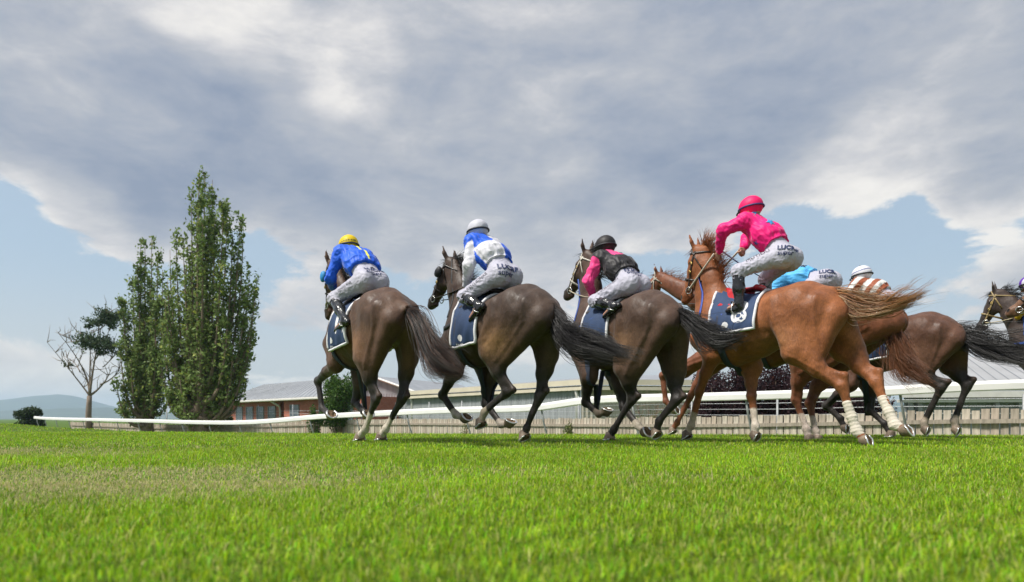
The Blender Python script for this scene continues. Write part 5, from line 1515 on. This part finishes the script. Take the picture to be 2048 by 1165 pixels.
        # stirrup hangs from the saddle, so it belongs to the horse
        hr = ctx['root']; sc_ = an + fd * .055 + dn * .075 + base
        b = MB(); lv = V(0, 1, 0); arch = [sc_ + lv * .055 * math.cos(a_) - dn * (.115 * math.sin(a_)) for a_ in np.linspace(0, math.pi, 12)]
        b.tube(arch + [sc_ - lv * .055, sc_ + lv * .055], .0065, 6); st_ = b.build('stirrup', steel, hr, True)
        at_ = V(.66 * ctx['S'], s * .20, ctx['zT'](1.42)); tp_ = sc_ - dn * .115
        b = MB(); b.tube([tp_, (tp_ + at_) / 2 + V(0, s * .02, 0), at_], .010, 6, flat=.4); b.build('stirrup_leather', leather, st_, True)
    # ---- helmet with silk cover
    F = Field(); F.ball(hd + hup * .028 - fwd * .004, (.108, .128, .112), .02, axis=tuple(hup), side=(0, 1, 0))
    F.seg(hd + fwd * .085 + hup * .012 - V(0, .05, 0), hd + fwd * .085 + hup * .012 + V(0, .05, 0), .016, .016, .02)
    v, q = F.mesh(.006, clip=[(hd - hup * .058 - fwd * .02, -hup + fwd * .35)])
    F2 = None
    hc = helmet_c(v, (v - hd) @ hup, v[:, 1], (v - hd) @ fwd)
    nr = vnormals(v, q); v = v + nr * (.002 * np.abs(snoise(v, 60, 8, 1)))[:, None]
    hel = mesh_obj('helmet', v, q, mat_attr('helmet_cover', rough=.55, var=.06, nscale=20, bump=.2, bscale=60, spec=.35), root, True, np.clip(hc, 0, .95))
    b = MB(); pk = hd + hup * .005; pts = [pk + fwd * (.118 * math.cos(a_) + .035 * (math.cos(a_) > 0) * math.cos(a_)) + V(0, 1, 0) * .10 * math.sin(a_) for a_ in np.linspace(-1.05, 1.05, 12)]
    b.tube(pts, .010, 6, flat=.5); b.build('peak', mat_plain('helmet_peak', band_c, .5, .1), hel, True)
    bm_ = mat_plain('band_%02x%02x%02x' % tuple(int(x * 255) for x in band_c), band_c, .6, .1)
    b = MB(); pts = []
    for k in range(28):
        a_ = k * 2 * math.pi / 28; t_ = .012 + .02 * math.cos(a_) * opts.get('bandtilt', 1.0)
        pts.append(hd + hup * t_ + fwd * (.1285 * math.cos(a_) - .004) + V(0, 1, 0) * .1095 * math.sin(a_))
    b.tube(pts, .0085, 6, closed=True, side=tuple(hup), flat=1.25); b.build('goggle_strap', bm_, hel, True)
    b = MB(); b.tube([hd + hup * .140 - fwd * .01, hd + hup * .147 - fwd * .01], [.014, .008], 8); b.build('button', bm_, hel, True)
    Fg = Field(); Fg.seg(hd + fwd * .095 - hup * .015 - V(0, .045, 0), hd + fwd * .095 - hup * .015 + V(0, .045, 0), (.03, .026), (.03, .026), .02); gv, gq = Fg.mesh(.006); mesh_obj('goggles', gv, gq, glass, root, True)
    for p_, r_, c_ in opts.get('stars', ()):
        h = jb.ray_cast(Vector(cL), Vector(unit(ctx['dirL'](p_))))
        if h[0] is None: continue
        n_ = np.array(h[1]); n_ = n_ if n_ @ (cL - np.array(h[0])) > 0 else -n_
        n_ = unit(n_ + .9 * unit(cL - np.array(h[0]))); xd = unit(np.cross(sp_, n_)); yd = unit(np.cross(n_, xd))
        print_poly(jb, -n_, np.array(h[0]), xd, yd, star_poly((0, 0), r_, math.pi / 2), 'star', jk, mat_plain('star_%02x' % int(c_[2] * 255), c_, .6, .1), .006)
    return dict(root=root, jb=jb, jk=jk, hands=[hands[1] + base, hands[-1] + base], hip=hip, sp=sp_, bk=bk, TL=TL, base=base, L=L)

def jocktack_hands(ctx, px, opts={}):
    un = ctx['un']; h = un(px['hand'], .10); return [h + V(.05, 0, 0), (un(px['handr'], -.10) if 'handr' in px else h * V(1, -1, 1)) + V(.05, 0, 0)]

def solid(*c):
    c = np.array(c, float); return lambda v, *a: np.repeat(c[None], len(v), 0)
def pick(mask, a, b): return np.where(mask[:, None], np.array(a, float)[None], np.array(b, float)[None])
BLUE, WHITE, PINK, BLACK, SKY, BROWN = (.006, .10, .66), (.62, .61, .66), (.86, .03, .20), (.018, .016, .019), (.09, .42, .78), (.27, .065, .022)
HPINK = (.80, .002, .175)

# ------------------------------------------------------------------ the field
DK = (.050, .028, .019); BLK = (.020, .016, .014); SOCK = (.50, .45, .38)
H1 = horse(dict(tail=[(815, 619), (836, 645), (852, 685), (868, 715), (893, 733), (930, 742)],
                hl=[(729, 717), (751, 798), (731, 857), (719, 874)], hr=[(815, 712), (804, 796), (772, 857), (762, 873)],
                fl=[(672, 729), (636, 763), (644, 817), (662, 831)], fr=[(722, 770), (710, 806), (727, 824), (735, 830)],
                poll=(664, 527), muz=(655, 632)), 37, (773.5, 583), 6.9, 'dark brown racehorse with white hind pasterns, leftmost and leading the field', (.078, .039, .022), BLK, (.016, .012, .011),
           {'hl': (.42, SOCK), 'hr': (.22, SOCK)}, dict(light=(.17, .082, .034), tiptint=(.10, .042, .02), taildrop=.2, tailspread=.13, ear=V(.1, 0, 1), headlat=.02))
J1P = dict(logo=(748, 543), name0=(677, 586), name1=(706, 562), head=(697, 491), hip=(741, 562), sho=(684, 520), elb=(660, 558), hand=(668, 580), knee=(668, 598), ank=(691, 640), toe=(672, 660))
tack(H1, jocktack_hands(H1, J1P), blinkers=(.02, .25, .55), rein_c=(.35, .31, .24), breast=None, noseband=.58); cloth_print(H1, '11')
def silk1(v, t, y, sl, d):
    c = pick(np.abs(y + .015) < .011 * (1 + 0 * t), (.75, .72, .10), BLUE); m = (sl > .5) | (d < .03) | (t < .35); return np.where(m[:, None], np.array(BLUE)[None], c)
JK1 = jockey(H1, J1P, 'crouched jockey in plain royal blue silks and yellow cap on the leading horse', silk1, lambda v, h, y, x: pick((h > .022) & (h < .036) & (np.sin(y * 160 + x * 160) > -.3), (.03, .03, .04), (.72, .50, .005)), 'Simon Kok', opts=dict(mark=True, hem=.155))

H2 = horse(dict(tail=[(1097, 614), (1112, 645), (1132, 672), (1170, 687), (1215, 699), (1262, 714)],
                hl=[(980, 706), (1014, 783), (968, 824), (961, 846)], hr=[(1092, 708), (1079, 790), (1053, 855), (1048, 871)],
                fl=[(909, 744), (885, 791), (911, 830), (931, 837)], fr=[(976, 757), (972, 808), (1002, 850), (1019, 847)],
                poll=(899, 517), muz=(859, 608)), 42, (1052, 576.5), 6.75, 'near black racehorse with upright ears, second from the left', (.052, .030, .020), BLK, (.013, .011, .012),
           {'hl': (.06, (.36, .31, .24)), 'fl': (.0, (.36, .31, .26)), 'fr': (.0, (.34, .30, .26))}, dict(light=(.16, .088, .034), tailspread=.15, taildrop=.1, tailn=560))
J2P = dict(logo=(1016, 539), name0=(935, 583), name1=(966, 555), head=(955, 461), hip=(1008, 549), sho=(942, 487), elb=(938, 532), hand=(932, 574), knee=(928, 594), ank=(958, 612), toe=(940, 640))
tack(H2, jocktack_hands(H2, J2P), blinkers=(.012, .012, .014), rein_c=(.04, .03, .025), breast=(.02, .02, .022), cloth=(.42, .86)); cloth_print(H2, 'plain')
def silk2(v, t, y, sl, d):
    c = pick((t > .72) ^ (y < -.01), BLUE, WHITE); c = np.where((sl > .5)[:, None] & (t < .9)[:, None], np.array(WHITE)[None], c)
    return np.where(((d < .0) & (sl < .5))[:, None], np.array(BLUE)[None], c)
JK2 = jockey(H2, J2P, 'upright jockey in blue and white quartered silks and pale cap', silk2, solid(.50, .50, .56), 'P.ELLUCINAR')

H3 = horse(dict(tail=[(1352, 625), (1378, 640), (1405, 662), (1435, 677), (1462, 677), (1488, 671)],
                hl=[(1250, 738), (1264, 797), (1228, 858), (1219, 873)], hr=[(1346, 738), (1352, 799), (1318, 842), (1312, 866)],
                fl=[(1178, 757), (1172, 805), (1197, 829), (1213, 824)], fr=[(1244, 775), (1247, 815), (1275, 852), (1291, 865)],
                poll=(1172, 503), muz=(1131, 591)), 35, (1301, 588), 7.04, 'dark brown racehorse whose tail streams towards the bright chestnut, third from the left', (.070, .039, .026), BLK, (.020, .018, .018),
           {'fr': (.02, (.36, .32, .26)), 'fl': (-.1, (.2, .16, .12))}, dict(light=(.15, .08, .036), tailspread=.10, taildrop=.0, len=.95, ear=V(.0, 0, 1)))
J3P = dict(logo=(1268, 545), name0=(1197, 590), name1=(1229, 565), head=(1210, 492), hip=(1265, 568), sho=(1199, 522), elb=(1177, 562), hand=(1186, 594), knee=(1190, 603), ank=(1228, 612), toe=(1207, 634))
tack(H3, jocktack_hands(H3, J3P), bridle_c=(.50, .47, .40), rein_c=(.42, .37, .27), breast=(.02, .06, .30), noseband=.62); cloth_print(H3, 'plain')
JK3 = jockey(H3, J3P, 'jockey in black silks with pink sleeves and pink yoke under a black cap', lambda v, t, y, sl, d: np.where((sl > .5)[:, None], np.array((.84, .05, .24))[None], pick((t > .74) & (np.abs(y) < .10) & (d > .05), (.84, .07, .26), BLACK)),
             lambda v, h, y, x: pick(h < -9, (0, 0, 0), (.022, .019, .020)), 'L.VOORHAM')

CH = (.24, .082, .028)
H4 = horse(dict(tail=[(1665, 583), (1692, 596), (1722, 612), (1758, 617), (1800, 609), (1850, 592)],
                hl=[(1590, 706), (1682, 772), (1713, 862), (1731, 882)], hr=[(1690, 700), (1750, 764), (1789, 850), (1811, 862)],
                fl=[(1426, 712), (1399, 784), (1382, 851), (1373, 870)], fr=[(1504, 740), (1504, 792), (1510, 853), (1510, 872)],
                poll=(1388, 497), muz=(1364, 601)), 42, (1608.5, 571), 6.6, 'bright chestnut racehorse with white bandaged hind legs, nearest of the field', CH, None, (.30, .13, .048),
           {'fl': (.25, (.52, .42, .32)), 'fr': (.40, (.60, .53, .46))}, dict(light=(.23, .10, .04), tailspread=.10, taildrop=-.05, mane=(.24, .085, .03), manelen=.19, manen=420, maneblow=V(-.4, .1, .5), tiptint=(.42, .27, .13), tailn=560, gz=.03, flex_hl=62, flex_hr=55))
J4P = dict(logo=(1574, 499), name0=(1492, 524), name1=(1528, 508), head=(1501, 415), hip=(1567, 512), sho=(1487, 442), elb=(1446, 461), hand=(1437, 506), handr=(1487, 499), knee=(1477, 543), ank=(1478, 607), toe=(1455, 619))
tack(H4, jocktack_hands(H4, J4P), bridle_c=(.035, .022, .015), rein_c=(.55, .50, .40), breast=(.04, .08, .38), cloth=(.36, .88), cloth_len=-16, cloth_c=(.022, .05, .125), rein_r=.016, saddle_c=(.42, .012, .02)); cloth_print(H4, '8')
JK4 = jockey(H4, J4P, 'tall jockey in hot pink silks with blue stars and pink cap on the bright chestnut', solid(*HPINK), solid(.78, .004, .12), 'MUTIOU', band_c=(.05, .03, .15), opts=dict(nsize=.062, lsize=.066, stars=[((1541, 444), .055, (.04, .30, .58)), ((1510, 425), .04, (.04, .30, .58)), ((1512, 487), .035, (.04, .05, .2))]))
wh = empty('riding_whip', tuple(H4['O']), H4['rz']); b = MB(); w0 = H4['un']((1440, 500), -.02); w1 = H4['un']((1530, 560), -.22); b.tube([w0 - wh_ * 0 for wh_ in (0,)] + [w0 * .5 + w1 * .5 + V(0, 0, -.01), w1], [.009, .007, .004], 8); b.build('shaft', navy_ink, wh, True)
tag(wh, 'thin dark riding whip held by the jockey in pink silks', 'whip')
# bandages
band_m = mat_plain('white_bandage', (.62, .56, .47), .85, .15, 14, .5, 60)
for nm in ('hl', 'hr'):
    A_, B_, C_, D_ = H4['legs'][nm]; F = Field(); p0_ = B_ * .62 + C_ * .38
    F.chain([p0_, B_ * .3 + C_ * .7, C_, C_ * .6 + D_ * .4], [(.036, .043), (.035, .043), (.042, .048), (.038, .042)], .03)
    v, q = F.mesh(.006); nr = vnormals(v, q); ax = unit(C_ - p0_); s_ = (v - p0_) @ ax; v = v + nr * (.0028 * np.abs(np.sin(s_ * 95 + v[:, 1] * 22)) + .002 * snoise(v, 50, 3, 1))[:, None]
    mesh_obj('leg_bandage', v, q, band_m, H4['root'], True)

H5 = horse(dict(tail=[(1768, 646), (1783, 665), (1794, 695), (1806, 722), (1830, 740), (1858, 752)],
                hl=[(1600, 730), (1590, 800), (1612, 858), (1618, 877)], hr=[(1650, 740), (1618, 806), (1630, 862), (1635, 878)],
                fl=[(1368, 742), (1325, 752), (1331, 803), (1350, 821)], fr=[(1408, 748), (1380, 795), (1354, 845), (1345, 861)],
                poll=(1317, 546), muz=(1262, 605)), 44, (1712, 596), 7.75, 'darker chestnut racehorse half hidden behind the bright chestnut', (.17, .058, .026), None, (.20, .075, .032),
           {'hl': (.35, (.55, .46, .40)), 'hr': (.35, (.55, .46, .40))}, dict(light=(.15, .06, .03), tailspread=.15, taildrop=.3, mane=(.16, .06, .025), tiptint=(.28, .13, .07), len=1.35, headlat=.0))
J5P = dict(logo=(1655, 546), head=(1545, 552), hip=(1650, 563), sho=(1572, 560), elb=(1545, 590), hand=(1530, 610), knee=(1570, 600), ank=(1600, 640), toe=(1575, 650))
tack(H5, jocktack_hands(H5, J5P), bridle_c=(.40, .36, .30), rein_c=(.03, .03, .03), cloth_c=(.02, .05, .12), breast=(.02, .25, .35))
JK5 = jockey(H5, J5P, 'low crouching jockey in sky blue silks with a dark star, half hidden behind the chestnut', solid(*SKY), solid(.09, .42, .78), opts=dict(lsize=.066, stars=[((1606, 533), .05, (.02, .03, .05))]))
H6 = horse(dict(tail=[(1903, 652), (1925, 672), (1955, 690), (1990, 703), (2030, 713), (2085, 712)],
                hl=[(1825, 737), (1882, 775), (1847, 845), (1851, 860)], hr=[(1902, 733), (1933, 771), (1908, 842), (1912, 860)],
                fl=[(1700, 770), (1652, 812), (1680, 838), (1690, 857)], fr=[(1742, 780), (1741, 822), (1768, 848), (1781, 868)],
                poll=(1662, 590), muz=(1612, 655)), 42, (1854, 630), 8.47, 'bay racehorse with black tail and black lower legs behind the chestnuts', (.095, .042, .024), BLK, (.012, .011, .012),
           {'hl': (.0, (.3, .25, .2)), 'hr': (.0, (.3, .25, .2))}, dict(light=(.14, .065, .035), tailspread=.15, taildrop=.0, tailn=560))
J6P = dict(logo=(1797, 604), head=(1723, 549), hip=(1783, 603), sho=(1714, 568), elb=(1690, 595), hand=(1693, 622), knee=(1705, 632), ank=(1725, 665), toe=(1705, 675))
tack(H6, jocktack_hands(H6, J6P)); 
JK6 = jockey(H6, J6P, 'jockey in brown and white hooped silks and white cap on the bay horse', lambda v, t, y, sl, d: pick(np.sin(t * 21 + 1.5 * np.abs(y) * 6) > .0, BROWN, (.66, .64, .62)),
             lambda v, h, y, x: pick((h > .05) & (h < .062), (.05, .08, .25), (.66, .65, .69)))

H7 = horse(dict(tail=[(2300, 650), (2330, 680), (2370, 700), (2410, 720)],
                hl=[(2230, 730), (2260, 790), (2230, 850), (2220, 866)], hr=[(2300, 730), (2320, 790), (2295, 850), (2290, 866)],
                fl=[(2090, 765), (2072, 812), (2100, 835), (2114, 846)], fr=[(2140, 765), (2128, 812), (2128, 855), (2126, 868)],
                poll=(1984, 583), muz=(1951, 658)), 44, (2250, 628), 8.5, 'dark brown racehorse with pricked ears entering at the right edge', (.050, .034, .029), BLK, (.014, .012, .012),
           {}, dict(headlat=.0, len=.95, mane=(.012, .011, .011), ear=V(.1, 0, 1)))
J7P = dict(head=(2060, 567), hip=(2152, 604), sho=(2074, 588), elb=(2050, 612), hand=(2034, 636), knee=(2125, 645), ank=(2150, 675), toe=(2128, 685))
tack(H7, jocktack_hands(H7, J7P), bridle_c=(.30, .22, .10), rein_c=(.55, .47, .30), breast=(.03, .10, .45))
JK7 = jockey(H7, J7P, 'jockey in yellow silks and white and purple cap cut by the right edge', solid(.72, .42, .008), lambda v, h, y, x: pick(np.abs(y - .05) < .03, (.12, .03, .35), (.60, .59, .64)))

H8 = horse(dict(tail=[(2420, 625), (2450, 650), (2480, 680), (2500, 700)],
                hl=[(2345, 722), (2375, 790), (2345, 860), (2335, 876)], hr=[(2420, 722), (2440, 790), (2415, 860), (2408, 876)],
                fl=[(2205, 752), (2180, 805), (2200, 838), (2214, 850)], fr=[(2255, 755), (2240, 806), (2240, 858), (2238, 872)],
                poll=(2088, 556), muz=(2012, 624)), 44, (2352, 604), 7.45, 'brown racehorse, only its muzzle showing at the right edge', (.17, .088, .05), None, (.014, .012, .012), {}, dict(headlat=.0, len=.95))
tack(H8, [H8['un']((2200, 600), .1), H8['un']((2200, 600), -.1)], rein_c=(.3, .25, .2))
